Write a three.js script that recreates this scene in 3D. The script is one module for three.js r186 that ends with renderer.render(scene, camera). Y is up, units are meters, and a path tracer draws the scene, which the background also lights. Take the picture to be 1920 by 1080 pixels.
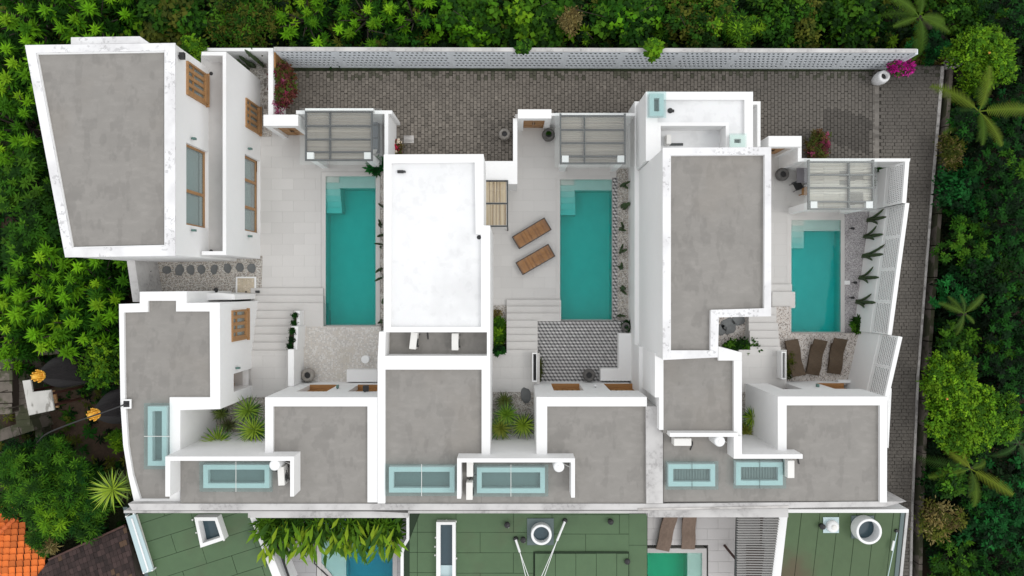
import * as THREE from 'three';
import { mergeGeometries } from 'three/addons/utils/BufferGeometryUtils.js';
import { RoundedBoxGeometry } from 'three/addons/geometries/RoundedBoxGeometry.js';
import { Brush, Evaluator, SUBTRACTION } from 'three-bvh-csg';

// ------------------------------------------------------------------ camera, sky, sun, exposure
const D = 37.5, F = 1281;                       // flying height in metres above the pool decks; focal length in photo pixels
const scene = new THREE.Scene();
const camera = new THREE.PerspectiveCamera(2 * Math.atan(540 / F) * 180 / Math.PI, 16 / 9, 0.5, 600);
camera.position.set(0, D, 0);
camera.up.set(0, 0, -1);
camera.lookAt(0, 0, 0);
const EXPOSURE = 1.12, SKY = 1.12, SUN = 0.6;
const sunDir = new THREE.Vector3(0.8, 1.0, 0.16).normalize();
{
  const w = 128, h = 64, data = new Float32Array(w * h * 4);
  for (let j = 0; j < h; j++) for (let i = 0; i < w; i++) {
    const el = (j + 0.5) / h * Math.PI - Math.PI / 2, az = ((i + 0.5) / w - 0.5) * 2 * Math.PI;
    const d = new THREE.Vector3(Math.cos(el) * Math.cos(az), Math.sin(el), Math.cos(el) * Math.sin(az));
    let c;
    if (d.y > 0) {
      const v = SKY * (0.78 + 0.155 * d.y) * (1 + 0.35 * Math.max(0, d.dot(sunDir)) ** 4) * (1 + 0.04 * Math.sin(5 * az + 3 * d.y) * Math.cos(9 * d.y));
      c = [v * 0.99, v * 1.0, v * 1.02];
    } else c = [SKY * 0.12, SKY * 0.15, SKY * 0.1];
    data.set([c[0], c[1], c[2], 1], (j * w + i) * 4);
  }
  const sky = new THREE.DataTexture(data, w, h, THREE.RGBAFormat, THREE.FloatType);
  sky.mapping = THREE.EquirectangularReflectionMapping;
  sky.magFilter = sky.minFilter = THREE.LinearFilter;
  sky.needsUpdate = true;
  scene.background = sky; scene.environment = sky;
}
const sun = new THREE.DirectionalLight(new THREE.Color(1.0, 0.965, 0.91), SUN);
sun.position.copy(sunDir).multiplyScalar(90);
sun.castShadow = true; sun.shadow.radius = 40; sun.shadow.mapSize.set(4096, 4096);
Object.assign(sun.shadow.camera, { left: -40, right: 40, top: 30, bottom: -30, near: 10, far: 160 });
scene.add(sun, sun.target);
const renderer = new THREE.WebGLRenderer({ antialias: true });
renderer.toneMapping = THREE.LinearToneMapping;
renderer.toneMappingExposure = EXPOSURE;
renderer.shadowMap.enabled = true;

// ------------------------------------------------------------------ small helpers
let seedN = 7;
const rnd = () => { seedN = (seedN + 0x6d2b79f5) | 0; let t = Math.imul(seedN ^ (seedN >>> 15), 1 | seedN); t = (t + Math.imul(t ^ (t >>> 7), 61 | t)) ^ t; return ((t ^ (t >>> 14)) >>> 0) / 4294967296; };
const rr = (a, b) => a + (b - a) * rnd();
const pick = (a) => a[Math.floor(rnd() * a.length)];
const X = (u, h = 0) => (u - 960) / F * (D - h), Z = (v, h = 0) => (v - 540) / F * (D - h);
const P = (u, v, h = 0) => new THREE.Vector3(X(u, h), h, Z(v, h));
const rect = (u0, v0, u1, v1) => [[u0, v0], [u1, v0], [u1, v1], [u0, v1]];
const W = (list, h) => list.map(([u, v]) => [X(u, h), Z(v, h)]);     // measured outline at height h -> metres
const used = new Map();
const numbered = (n) => { const k = used.get(n) ?? 0; used.set(n, k + 1); return k ? n + '_' + String(k).padStart(3, '0') : n; };
function tag(o, label, category, group, kind) {
  if (label) o.userData.label = label;
  if (category) o.userData.category = category;
  if (group) o.userData.group = group;
  if (kind) o.userData.kind = kind;
  return o;
}
function thing(name, label, category, pos = [0, 0, 0], group, turn = 0) {
  const o = new THREE.Group(); o.name = numbered(name);
  if (pos.isVector3) o.position.copy(pos); else o.position.set(...pos);
  o.rotation.y = turn; scene.add(o);
  return tag(o, label, category, group);
}
function boxUV(g) {                               // uv in metres, by the main direction of each face
  const p = g.attributes.position, n = g.attributes.normal, uv = new Float32Array(p.count * 2);
  for (let i = 0; i < p.count; i++) {
    const ax = Math.abs(n.getX(i)), ay = Math.abs(n.getY(i)), az = Math.abs(n.getZ(i));
    if (ay >= ax && ay >= az) { uv[2 * i] = p.getX(i); uv[2 * i + 1] = p.getZ(i); }
    else if (ax > az) { uv[2 * i] = p.getZ(i); uv[2 * i + 1] = p.getY(i); }
    else { uv[2 * i] = p.getX(i); uv[2 * i + 1] = p.getY(i); }
  }
  g.setAttribute('uv', new THREE.BufferAttribute(uv, 2));
  return g;
}
function flat(g) {                                // non-indexed, only position / normal / uv
  if (g.index) g = g.toNonIndexed();
  for (const k of Object.keys(g.attributes)) if (!['position', 'normal', 'uv'].includes(k)) g.deleteAttribute(k);
  return g;
}
const join = (list) => { const l = list.map((g) => boxUV(flat(g))); return l.length > 1 ? mergeGeometries(l) : l[0]; };
function part(parent, name, geo, mat, label) {    // geometry in the thing's own axes
  const g = Array.isArray(geo) ? join(geo) : (geo.attributes.color || geo.userData.keep ? geo : join([geo]));
  const m = new THREE.Mesh(g, mat); m.name = name; parent.add(m);
  if (label) m.userData.label = label;
  return m;
}
const rootOf = (o) => { while (o.parent && o.parent !== scene) o = o.parent; return o; };
function wpart(parent, name, geo, mat, label) {   // geometry in world axes: its uv stays in world metres
  const g = Array.isArray(geo) ? join(geo) : (geo.attributes.color || geo.userData.keep ? geo : join([geo]));
  const r = rootOf(parent).position;
  g.translate(-r.x, -r.y, -r.z);
  const m = new THREE.Mesh(g, mat); m.name = name; parent.add(m);
  if (label) m.userData.label = label;
  return m;
}
function prismW(out, y0, y1, holes = []) {         // upright prism over an outline in metres
  const path = (l) => l.map(([x, z]) => new THREE.Vector2(x, -z));
  const s = new THREE.Shape(path(out));
  for (const h of holes) s.holes.push(new THREE.Path(path(h)));
  const g = new THREE.ExtrudeGeometry(s, { depth: y1 - y0, bevelEnabled: false });
  g.rotateX(-Math.PI / 2); g.translate(0, y0, 0);
  return g;
}
const prism = (list, top, bot, holes = []) => prismW(W(list, top), bot, top, holes.map((h) => W(h, top)));
const box = (x, y, z, w, h, d) => new THREE.BoxGeometry(w, h, d).translate(x, y, z);
const box2 = (x0, y0, z0, x1, y1, z1) => box((x0 + x1) / 2, (y0 + y1) / 2, (z0 + z1) / 2, Math.abs(x1 - x0), Math.abs(y1 - y0), Math.abs(z1 - z0));
const cyl = (x, y0, z, r0, r1, h, n = 16) => new THREE.CylinderGeometry(r1, r0, h, n).translate(x, y0 + h / 2, z);
const V = (x, y, z) => new THREE.Vector3(x, y, z);
function bar(a, b, r0, r1 = r0, n = 7) {
  const d = b.clone().sub(a), L = d.length();
  const g = new THREE.CylinderGeometry(r1, r0, L, n).translate(0, L / 2, 0);
  g.applyQuaternion(new THREE.Quaternion().setFromUnitVectors(V(0, 1, 0), d.normalize()));
  return g.translate(a.x, a.y, a.z);
}
function beam(a, b, w, h) {                        // square bar between two points
  const d = b.clone().sub(a), L = d.length();
  const g = new THREE.BoxGeometry(w, h, L).translate(0, 0, L / 2);
  g.applyMatrix4(new THREE.Matrix4().lookAt(b, a, V(0, 1, 0)));
  return g.translate(a.x, a.y, a.z);
}
const lathe = (prof, n = 24) => new THREE.LatheGeometry(prof.map(([r, y]) => new THREE.Vector2(r, y)), n);
const ev = new Evaluator(); ev.useGroups = false; ev.attributes = ['position', 'normal', 'uv'];
function carve(geo, cutters) {
  let b = new Brush(join([geo])); b.updateMatrixWorld();
  for (const c of cutters) { const k = new Brush(join([c])); k.updateMatrixWorld(); b = ev.evaluate(b, k, SUBTRACTION); }
  const g = b.geometry; g.clearGroups();
  return g;
}

// ------------------------------------------------------------------ procedural textures
const hash = (x, y, s) => { let h = Math.imul(x, 374761393) ^ Math.imul(y, 668265263) ^ Math.imul(s, 1442695041); h = Math.imul(h ^ (h >>> 13), 1274126177); return ((h ^ (h >>> 16)) >>> 0) / 4294967296; };
const sm = (t) => t * t * (3 - 2 * t);
function vn(x, y, px, py, s) {                     // value noise that repeats after px, py cells
  const xi = Math.floor(x), yi = Math.floor(y), fx = sm(x - xi), fy = sm(y - yi), m = (a, b) => ((a % b) + b) % b;
  const a = hash(m(xi, px), m(yi, py), s), b = hash(m(xi + 1, px), m(yi, py), s), c = hash(m(xi, px), m(yi + 1, py), s), d = hash(m(xi + 1, px), m(yi + 1, py), s);
  return a + (b - a) * fx + (c - a) * fy + (a - b - c + d) * fx * fy;
}
function fbm(u, v, cells, oct, s, sx = 1, sy = 1) {
  let t = 0, a = 0.5, n = 0;
  for (let o = 0; o < oct; o++) { const k = cells << o; t += a * vn(u * k * sx, v * k * sy, k * sx, k * sy, s + o * 17); n += a; a *= 0.55; }
  return t / n;
}
const enc = (x) => { x = Math.min(1, Math.max(0, x)); return Math.round(255 * (x <= 0.0031308 ? 12.92 * x : 1.055 * x ** (1 / 2.4) - 0.055)); };
function tex(size, metres, fn, linear) {
  const d = new Uint8Array(size * size * 4);
  for (let j = 0; j < size; j++) for (let i = 0; i < size; i++) {
    const c = fn((i + 0.5) / size, (j + 0.5) / size), k = (j * size + i) * 4;
    for (let q = 0; q < 3; q++) d[k + q] = linear ? Math.round(255 * Math.min(1, Math.max(0, c[q]))) : enc(c[q]);
    d[k + 3] = 255;
  }
  const t = new THREE.DataTexture(d, size, size);
  t.wrapS = t.wrapT = THREE.RepeatWrapping; t.magFilter = THREE.LinearFilter; t.minFilter = THREE.LinearMipmapLinearFilter; t.generateMipmaps = true;
  if (!linear) t.colorSpace = THREE.SRGBColorSpace;
  t.repeat.set(1 / metres, 1 / metres); t.needsUpdate = true;
  return t;
}
const mulc = (c, k) => [c[0] * k, c[1] * k, c[2] * k];
const mixc = (a, b, t) => [a[0] + (b[0] - a[0]) * t, a[1] + (b[1] - a[1]) * t, a[2] + (b[2] - a[2]) * t];
const step = (a, b, x) => sm(Math.min(1, Math.max(0, (x - a) / (b - a))));
function cementTex(base, seed, dirt, metres) {
  return tex(1024, metres, (u, v) => {
    const a = fbm(u, v, 5, 5, seed), b = fbm(u, v, 26, 4, seed + 60, 1, 1), s = fbm(u, v, 20, 3, seed + 90, 1, 3), f = hash(Math.floor(u * 1024), Math.floor(v * 1024), seed);
    let k = 0.84 + 0.13 * a + 0.14 * b + 0.09 * (s - 0.5) + 0.05 * (f - 0.5);
    k *= 1 - 0.1 * step(0.54, 0.66, fbm(u, v, 15, 4, seed + 30, 2, 1)) + 0.05 * step(0.58, 0.66, fbm(u, v, 30, 3, seed + 33, 1, 2));
    let c = mulc(base, k);
    if (dirt) c = mixc(c, dirt, 0.22 * step(0.55, 0.75, fbm(u, v, 3, 4, seed + 200)));
    return c;
  });
}
const pebbles = (u, v, n, s) => {                  // nearest and second nearest stone of a scatter
  const x = u * n, y = v * n, xi = Math.floor(x), yi = Math.floor(y); let d1 = 9, d2 = 9, id = 0;
  for (let j = -1; j < 2; j++) for (let i = -1; i < 2; i++) {
    const cx = ((xi + i) % n + n) % n, cy = ((yi + j) % n + n) % n, dx = xi + i + 0.15 + 0.7 * hash(cx, cy, s) - x, dy = yi + j + 0.15 + 0.7 * hash(cx, cy, s + 1) - y, d = Math.hypot(dx, dy);
    if (d < d1) { d2 = d1; d1 = d; id = hash(cx, cy, s + 2); } else if (d < d2) d2 = d;
  }
  return [d2 - d1, id, d1];
};
function gravelTex(seed, n, metres, tones, gap) {
  return tex(768, metres, (u, v) => {
    const [e, id] = pebbles(u, v, n, seed), t = tones[Math.floor(id * 0.999 * tones.length)], k = 0.85 + 0.3 * fbm(u, v, 4, 4, seed + 8);
    return mixc(gap, mulc(t, k), step(0.03, 0.16, e));
  });
}
const std = (o) => new THREE.MeshStandardMaterial({ roughness: 0.85, metalness: 0, ...o });
const rgb = (r, g, b) => new THREE.Color().setRGB(r, g, b);
const M = {};
M.cement = std({ map: cementTex([0.25, 0.238, 0.221], 11, [0.25, 0.222, 0.19], 11), roughness: 0.9 });
M.concrete = std({ map: tex(512, 5, (u, v) => {
  const a = fbm(u, v, 4, 5, 77), b = fbm(u, v, 20, 4, 78), d = step(0.5, 0.72, fbm(u, v, 6, 5, 79, 1, 3));
  return mixc(mulc([0.5, 0.48, 0.46], 0.6 + 0.45 * a + 0.3 * b), [0.13, 0.12, 0.115], 0.55 * d);
}), roughness: 0.95 });
M.white = std({ map: tex(512, 6, (u, v) => { const k = 0.95 + 0.06 * fbm(u, v, 4, 5, 31) + 0.02 * fbm(u, v, 40, 2, 32); return [0.79 * k, 0.79 * k, 0.785 * k]; }), roughness: 0.75 });
M.worn = std({ map: tex(1024, 7, (u, v) => {
  const k = 0.93 + 0.09 * fbm(u, v, 5, 5, 41), m = step(0.5, 0.66, fbm(u, v, 10, 3, 42, 1, 1)) * step(0.54, 0.68, fbm(u, v, 70, 3, 43)), g = step(0.35, 0.75, fbm(u, v, 7, 3, 44)) * (0.5 + 0.8 * fbm(u, v, 50, 3, 45));
  return mixc(mixc([0.76 * k, 0.76 * k, 0.765 * k], [0.5, 0.49, 0.5], 0.45 * g), [0.2, 0.195, 0.2], 0.4 * m);
}), roughness: 0.85 });
M.old = std({ map: tex(1024, 8, (u, v) => {
  const k = 0.8 + 0.3 * fbm(u, v, 5, 5, 51), m = step(0.35, 0.75, fbm(u, v, 8, 3, 52, 1, 1)) * (0.4 + fbm(u, v, 40, 3, 54)), n = step(0.52, 0.68, fbm(u, v, 80, 3, 53));
  return mixc(mulc([0.56, 0.55, 0.54], k), [0.2, 0.19, 0.19], 0.35 * m + 0.3 * m * n);
}), roughness: 0.95 });
M.deckroof = std({ map: tex(512, 9, (u, v) => { const k = 0.93 + 0.1 * fbm(u, v, 5, 5, 33) - 0.09 * step(0.52, 0.75, fbm(u, v, 4, 5, 35)) - 0.05 * step(0.55, 0.7, fbm(u, v, 22, 4, 36)); return [0.74 * k, 0.745 * k, 0.75 * k]; }), roughness: 0.6 });
const grain = (base, dark, seed) => tex(512, 1.2, (u, v) => { const a = fbm(u, v, 3, 4, seed, 1, 14), b = fbm(u, v, 3, 5, seed + 5, 1, 40); return mixc(mulc(base, 0.8 + 0.4 * a), dark, 0.6 * step(0.5, 0.75, b)); });
M.teak = std({ map: grain([0.36, 0.195, 0.08], [0.17, 0.08, 0.03], 61), roughness: 0.6 });
M.oiled = std({ map: grain([0.34, 0.165, 0.05], [0.13, 0.055, 0.015], 65), roughness: 0.55 });
M.darkwood = std({ map: grain([0.07, 0.028, 0.02], [0.025, 0.012, 0.01], 69), roughness: 0.6 });
M.black = std({ color: rgb(0.018, 0.018, 0.019), roughness: 0.55 });
M.iron = std({ color: rgb(0.045, 0.05, 0.052), roughness: 0.5, metalness: 0.2 });
M.steel = std({ color: rgb(0.045, 0.05, 0.05), roughness: 0.5, metalness: 0.25 });
M.whitemetal = std({ color: rgb(0.78, 0.79, 0.79), roughness: 0.4 });
M.plastic = std({ color: rgb(0.72, 0.71, 0.68), roughness: 0.5 });
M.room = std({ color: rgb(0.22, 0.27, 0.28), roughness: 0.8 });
M.tile = std({ vertexColors: true, roughness: 0.55 });
M.rough = std({ vertexColors: true, roughness: 0.95 });
M.grout = std({ color: rgb(0.06, 0.054, 0.046), roughness: 1 });
M.joint = std({ color: rgb(0.3, 0.29, 0.28), roughness: 1 });
M.gravel = std({ map: gravelTex(91, 44, 1.9, [[0.52, 0.5, 0.46], [0.36, 0.33, 0.3], [0.62, 0.6, 0.56], [0.24, 0.22, 0.2], [0.46, 0.41, 0.35]], [0.15, 0.135, 0.12]), roughness: 0.95 });
M.gravel2 = std({ map: gravelTex(95, 46, 2.2, [[0.58, 0.54, 0.5], [0.5, 0.44, 0.39], [0.64, 0.61, 0.58], [0.24, 0.21, 0.19], [0.54, 0.5, 0.46]], [0.26, 0.23, 0.21]), roughness: 0.9 });
M.greygravel = std({ map: gravelTex(97, 46, 1.8, [[0.46, 0.44, 0.44], [0.36, 0.34, 0.35], [0.54, 0.52, 0.52], [0.27, 0.25, 0.26]], [0.16, 0.15, 0.15]), roughness: 0.95 });
M.terrazzo = std({ map: tex(1024, 4.5, (u, v) => {
  const [e, id] = pebbles(u, v, 56, 101), k = 0.86 + 0.22 * fbm(u, v, 4, 5, 103), y = step(0.6, 0.75, fbm(u, v, 5, 4, 105));
  return mulc(mixc(mixc([0.58, 0.555, 0.52], id < 0.3 ? [0.34, 0.32, 0.3] : id > 0.72 ? [0.72, 0.71, 0.69] : [0.5, 0.44, 0.37], 0.5 * step(0.12, 0.3, e)), [0.5, 0.45, 0.35], 0.3 * y), k);
}), roughness: 0.7 });
M.liner = std({ map: tex(256, 2.4, (u, v) => { const k = 0.95 + 0.08 * fbm(u, v, 6, 4, 111); return [0.7 * k, 0.7 * k, 0.65 * k]; }), roughness: 0.6 });
const water = (r, g, b, rough = 0.03) => new THREE.MeshPhysicalMaterial({ color: 0xffffff, roughness: rough, transmission: 1, thickness: 1, ior: 1.333, attenuationDistance: 1, attenuationColor: rgb(r, g, b), specularIntensity: 0.35, bumpMap: ripple, bumpScale: 0.012 });
const ripple = tex(256, 5, (u, v) => { const k = fbm(u, v, 6, 4, 121); return [k, k, k]; }, true);
M.water = water(0.05, 0.935, 0.92); M.water3 = water(0.17, 0.935, 0.935); M.blue = water(0.06, 0.74, 0.86); M.emerald = water(0.1, 0.9, 0.72);
M.glass = new THREE.MeshPhysicalMaterial({ color: rgb(0.815, 0.908, 0.905), roughness: 0.02, transmission: 1, thickness: 0, ior: 1.5 });
M.paleglass = new THREE.MeshPhysicalMaterial({ color: rgb(0.9, 0.955, 0.94), roughness: 0.02, transmission: 1, thickness: 0, ior: 1.5 });
M.greyframe = std({ color: rgb(0.13, 0.135, 0.13), roughness: 0.5 });
M.canopy = new THREE.MeshPhysicalMaterial({ color: rgb(0.97, 0.984, 0.98), roughness: 0.03, transmission: 1, thickness: 0, ior: 1.5 });
M.pane = new THREE.MeshPhysicalMaterial({ color: rgb(0.7, 0.78, 0.78), roughness: 0.03, transmission: 0.85, thickness: 0, ior: 1.5 });
M.green = std({ map: tex(1024, 14, (u, v) => {
  const a = fbm(u, v, 5, 5, 131), b = fbm(u, v, 40, 3, 132), d = step(0.6, 0.78, fbm(u, v, 3, 5, 133));
  return mixc(mulc([0.067, 0.12, 0.056], 0.8 + 0.3 * a + 0.14 * b), [0.075, 0.07, 0.04], 0.5 * d);
}), roughness: 0.7 });
M.seam = std({ color: rgb(0.018, 0.036, 0.017), roughness: 0.9 });
M.bluegrey = std({ color: rgb(0.09, 0.125, 0.125), roughness: 0.6 });
M.soil = std({ map: tex(1024, 9, (u, v) => {
  const a = fbm(u, v, 5, 6, 141), b = fbm(u, v, 60, 3, 142), m = step(0.47, 0.62, fbm(u, v, 4, 5, 143));
  return mixc(mulc([0.05, 0.032, 0.02], 0.5 + 0.7 * a + 0.5 * b), [0.022, 0.042, 0.01], 0.75 * m);
}), roughness: 1, bumpMap: tex(256, 3, (u, v) => { const k = fbm(u, v, 12, 4, 145); return [k, k, k]; }, true), bumpScale: 0.05 });
M.stripgrey = std({ map: M.concrete.map, color: rgb(0.42, 0.4, 0.37), roughness: 0.95 });
M.moss = std({ map: tex(512, 3, (u, v) => mulc([0.016, 0.022, 0.008], 0.3 + 1.6 * fbm(u, v, 12, 5, 147))), roughness: 1 });
M.earth = std({ color: rgb(0.035, 0.025, 0.018), roughness: 1 });
M.stone = std({ map: tex(512, 2, (u, v) => mulc([0.13, 0.135, 0.135], 0.6 + 0.8 * fbm(u, v, 6, 5, 151))), roughness: 0.85 });
M.potgrey = std({ map: tex(256, 0.8, (u, v) => mulc([0.27, 0.25, 0.225], 0.6 + 0.8 * fbm(u, v, 6, 4, 155))), roughness: 0.9 });
M.potdark = std({ map: tex(256, 0.8, (u, v) => mulc([0.11, 0.105, 0.1], 0.6 + 0.8 * fbm(u, v, 6, 4, 157))), roughness: 0.9 });
M.cactus = std({ map: tex(256, 0.5, (u, v) => mulc([0.035, 0.062, 0.02], 0.6 + 0.8 * fbm(u, v, 8, 4, 161))), roughness: 0.8 });
M.bark = std({ map: tex(256, 0.8, (u, v) => mulc([0.028, 0.022, 0.014], 0.5 + fbm(u, v, 5, 4, 165, 3, 1))), roughness: 1 });
M.wicker = std({ map: tex(512, 0.5, (u, v) => { const a = Math.sin(u * 2 * Math.PI * 20), b = Math.sin(v * 2 * Math.PI * 20); return mulc([0.1, 0.066, 0.038], 0.75 + 0.3 * a * b + 0.4 * (fbm(u, v, 6, 3, 171) - 0.5)); }), roughness: 0.8 });
M.wicker2 = std({ map: tex(512, 0.5, (u, v) => { const a = Math.sin(u * 2 * Math.PI * 20), b = Math.sin(v * 2 * Math.PI * 20); return mulc([0.2, 0.14, 0.105], 0.8 + 0.25 * a * b + 0.4 * (fbm(u, v, 6, 3, 175) - 0.5)); }), roughness: 0.8 });
M.bamboo = std({ vertexColors: true, roughness: 0.75 });
M.thatch = std({ map: tex(512, 1.5, (u, v) => mulc([0.013, 0.011, 0.012], 0.4 + 1.2 * fbm(u, v, 10, 4, 181, 4, 1))), roughness: 1, bumpMap: tex(256, 1, (u, v) => { const k = fbm(u, v, 8, 4, 182, 5, 1); return [k, k, k]; }, true), bumpScale: 0.03 });
M.gold = std({ color: rgb(0.78, 0.42, 0.05), roughness: 0.45, metalness: 0.1 });
M.leaf = new THREE.MeshPhysicalMaterial({ roughness: 0.7, specularIntensity: 0.18, side: THREE.DoubleSide });
M.oldtin = std({ map: tex(512, 3, (u, v) => mixc(mulc([0.5, 0.49, 0.46], 0.75 + 0.4 * fbm(u, v, 4, 4, 191)), [0.15, 0.14, 0.12], 0.7 * step(0.55, 0.7, fbm(u, v, 6, 5, 192, 2, 1)))), roughness: 0.9 });
M.mossstone = std({ map: tex(512, 3, (u, v) => mixc(mulc([0.14, 0.12, 0.1], 0.5 + 0.9 * fbm(u, v, 6, 5, 195)), [0.035, 0.045, 0.015], 0.8 * step(0.45, 0.6, fbm(u, v, 5, 5, 196)))), roughness: 1 });

M.stair = std({ map: tex(256, 3, (u, v) => { const k = 0.94 + 0.1 * fbm(u, v, 5, 4, 211); return [0.55 * k, 0.535 * k, 0.515 * k]; }), roughness: 0.7 });
M.blind = std({ color: rgb(0.78, 0.78, 0.75), roughness: 0.8 });  // very pale: carries the whitish reflection of the door glass in its colour
M.lampgreen = std({ color: rgb(0.09, 0.17, 0.15), roughness: 0.4 });
M.terracefloor = std({ map: tex(256, 3, (u, v) => { const k = 0.9 + 0.16 * fbm(u, v, 5, 4, 221); return [0.5 * k, 0.485 * k, 0.47 * k]; }), roughness: 0.8 });
M.bluewhite = std({ map: tex(256, 4, (u, v) => mulc([0.7, 0.74, 0.78], 0.86 + 0.18 * fbm(u, v, 5, 4, 231)), false), roughness: 0.8 });
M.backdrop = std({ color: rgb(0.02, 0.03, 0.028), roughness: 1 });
M.kerbwhite = std({ color: rgb(0.66, 0.68, 0.68), roughness: 0.6 });
M.well = std({ color: rgb(0.17, 0.205, 0.2), roughness: 0.7 });
M.wellgrey = std({ color: rgb(0.25, 0.26, 0.25), roughness: 0.8 });
M.slatgrey = std({ color: rgb(0.26, 0.255, 0.245), roughness: 0.8 });
M.lounge1 = std({ map: grain([0.33, 0.15, 0.04], [0.11, 0.045, 0.012], 241), roughness: 0.6 });
M.lounge2 = std({ map: grain([0.22, 0.095, 0.026], [0.07, 0.028, 0.008], 243), roughness: 0.6 });
M.darkpane = std({ color: rgb(0.03, 0.06, 0.075), roughness: 0.15 });
M.frost = std({ color: rgb(0.45, 0.57, 0.59), roughness: 0.4 });
M.green3 = std({ map: tex(1024, 12, (u, v) => { const x = ((u * 12 % 12) + 12) % 12; const a = fbm(u, v, 5, 5, 251), b = fbm(u, v, 40, 3, 252); const dx = (u * 12 - 2.2), dz = (v * 12 - 2.6), st2 = step(1.5, 0.3, Math.hypot(dx * 0.9, dz * 0.62) + (a - 0.5) * 2.2); return mixc(mulc([0.062, 0.105, 0.045], 0.8 + 0.3 * a + 0.14 * b), [0.085, 0.058, 0.032], 0.85 * st2); }), roughness: 0.7 });
M.ridge = std({ color: rgb(0.55, 0.12, 0.025), roughness: 0.85 });

// fields of tiles or pavers, cut to a convex outline: every piece has its own top and edges
function clipPoly(poly, clip) {
  let out = poly;
  for (let i = 0; i < clip.length && out.length; i++) {
    const a = clip[i], b = clip[(i + 1) % clip.length], side = (p) => (b[0] - a[0]) * (p[1] - a[1]) - (b[1] - a[1]) * (p[0] - a[0]), next = [];
    for (let k = 0; k < out.length; k++) {
      const p = out[k], q = out[(k + 1) % out.length], sp = side(p), sq = side(q);
      if (sp >= 0) next.push(p);
      if (sp >= 0 !== sq >= 0) { const t = sp / (sp - sq); next.push([p[0] + (q[0] - p[0]) * t, p[1] + (q[1] - p[1]) * t]); }
    }
    out = next;
  }
  return out;
}
const ccw = (l) => { let a = 0; for (let i = 0; i < l.length; i++) { const p = l[i], q = l[(i + 1) % l.length]; a += p[0] * q[1] - q[0] * p[1]; } return a < 0 ? l.slice().reverse() : l; };
class Pieces {
  constructor() { this.p = []; this.n = []; this.c = []; this.u = []; }
  tri(a, b, c, n, col) { for (const q of [a, b, c]) { this.p.push(...q); this.n.push(...n); this.c.push(...col); this.u.push(q[0], q[2]); } }
  add(poly, top, thick, col, tilt = 0, cham = 0) {           // a flat piece over an outline in metres, with upright sides
    poly = ccw(poly); const n = poly.length; if (n < 3) return;
    const cx = poly.reduce((s, q) => s + q[0], 0) / n, cz = poly.reduce((s, q) => s + q[1], 0) / n, tx = (rnd() - 0.5) * tilt, tz = (rnd() - 0.5) * tilt;
    const y = (q) => top + (q[0] - cx) * tx + (q[1] - cz) * tz;
    const inn = cham ? poly.map((q) => { const dx = cx - q[0], dz = cz - q[1], L = Math.hypot(dx, dz) || 1; return [q[0] + dx / L * cham, q[1] + dz / L * cham]; }) : poly;
    for (let i = 1; i + 1 < n; i++) this.tri([inn[0][0], y(inn[0]), inn[0][1]], [inn[i + 1][0], y(inn[i + 1]), inn[i + 1][1]], [inn[i][0], y(inn[i]), inn[i][1]], [0, 1, 0], col);
    for (let i = 0; i < n; i++) {
      const a = poly[i], b = poly[(i + 1) % n], ia = inn[i], ib = inn[(i + 1) % n], L = Math.hypot(b[0] - a[0], b[1] - a[1]) || 1, nn = [(b[1] - a[1]) / L, 0, -(b[0] - a[0]) / L];
      const lo = top - thick, mid = cham ? [nn[0] * 0.7, 0.7, nn[2] * 0.7] : nn;
      if (cham) {
        this.tri([ia[0], y(ia), ia[1]], [ib[0], y(ib), ib[1]], [b[0], top - cham, b[1]], mid, col); this.tri([ia[0], y(ia), ia[1]], [b[0], top - cham, b[1]], [a[0], top - cham, a[1]], mid, col);
        this.tri([a[0], top - cham, a[1]], [b[0], top - cham, b[1]], [b[0], lo, b[1]], nn, col); this.tri([a[0], top - cham, a[1]], [b[0], lo, b[1]], [a[0], lo, a[1]], nn, col);
      } else { this.tri([a[0], y(a), a[1]], [b[0], y(b), b[1]], [b[0], lo, b[1]], nn, col); this.tri([a[0], y(a), a[1]], [b[0], lo, b[1]], [a[0], lo, a[1]], nn, col); }
    }
  }
  geo() {
    const g = new THREE.BufferGeometry(), f = (a, k) => new THREE.Float32BufferAttribute(a, k);
    g.setAttribute('position', f(this.p, 3)); g.setAttribute('normal', f(this.n, 3)); g.setAttribute('uv', f(this.u, 2)); g.setAttribute('color', f(this.c, 3));
    return g;
  }
}
function tiles(pc, clip, o) {                        // o: w, h, gap, top, thick, color(x, z), bond, turn (columns along z), tilt, cham, skip
  clip = ccw(clip);
  const xs = clip.map((q) => q[0]), zs = clip.map((q) => q[1]), x0 = Math.min(...xs), x1 = Math.max(...xs), z0 = Math.min(...zs), z1 = Math.max(...zs);
  const A = o.turn ? [z0, z1, x0, x1] : [x0, x1, z0, z1], a0 = Math.floor(A[0] / o.w) - 1, r0 = Math.floor(A[2] / o.h) - 1;
  for (let r = r0; r * o.h < A[3]; r++) for (let a = a0; a * o.w < A[1] + o.w; a++) {
    const s = (o.bond ? (((r % 2) + 2) % 2) * o.bond * o.w : 0) + (o.jit ? (hash(r, a, 5) - 0.5) * o.jit : 0), p = a * o.w + s + o.gap / 2, q = p + o.w - o.gap, y = r * o.h + o.gap / 2, z = y + o.h - o.gap;
    let poly = [[p, y], [q, y], [q, z], [p, z]];
    if (o.turn) poly = poly.map(([m, n]) => [n, m]);
    const mx = o.turn ? (y + z) / 2 : (p + q) / 2, mz = o.turn ? (p + q) / 2 : (y + z) / 2;
    if (o.skip && o.skip(mx, mz)) continue;
    poly = clipPoly(ccw(poly), clip);
    if (poly.length > 2) pc.add(poly, o.top + (o.uneven ? (rnd() - 0.5) * o.uneven : 0), o.thick, o.color(mx, mz), o.tilt || 0, o.cham || 0);
  }
}

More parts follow.
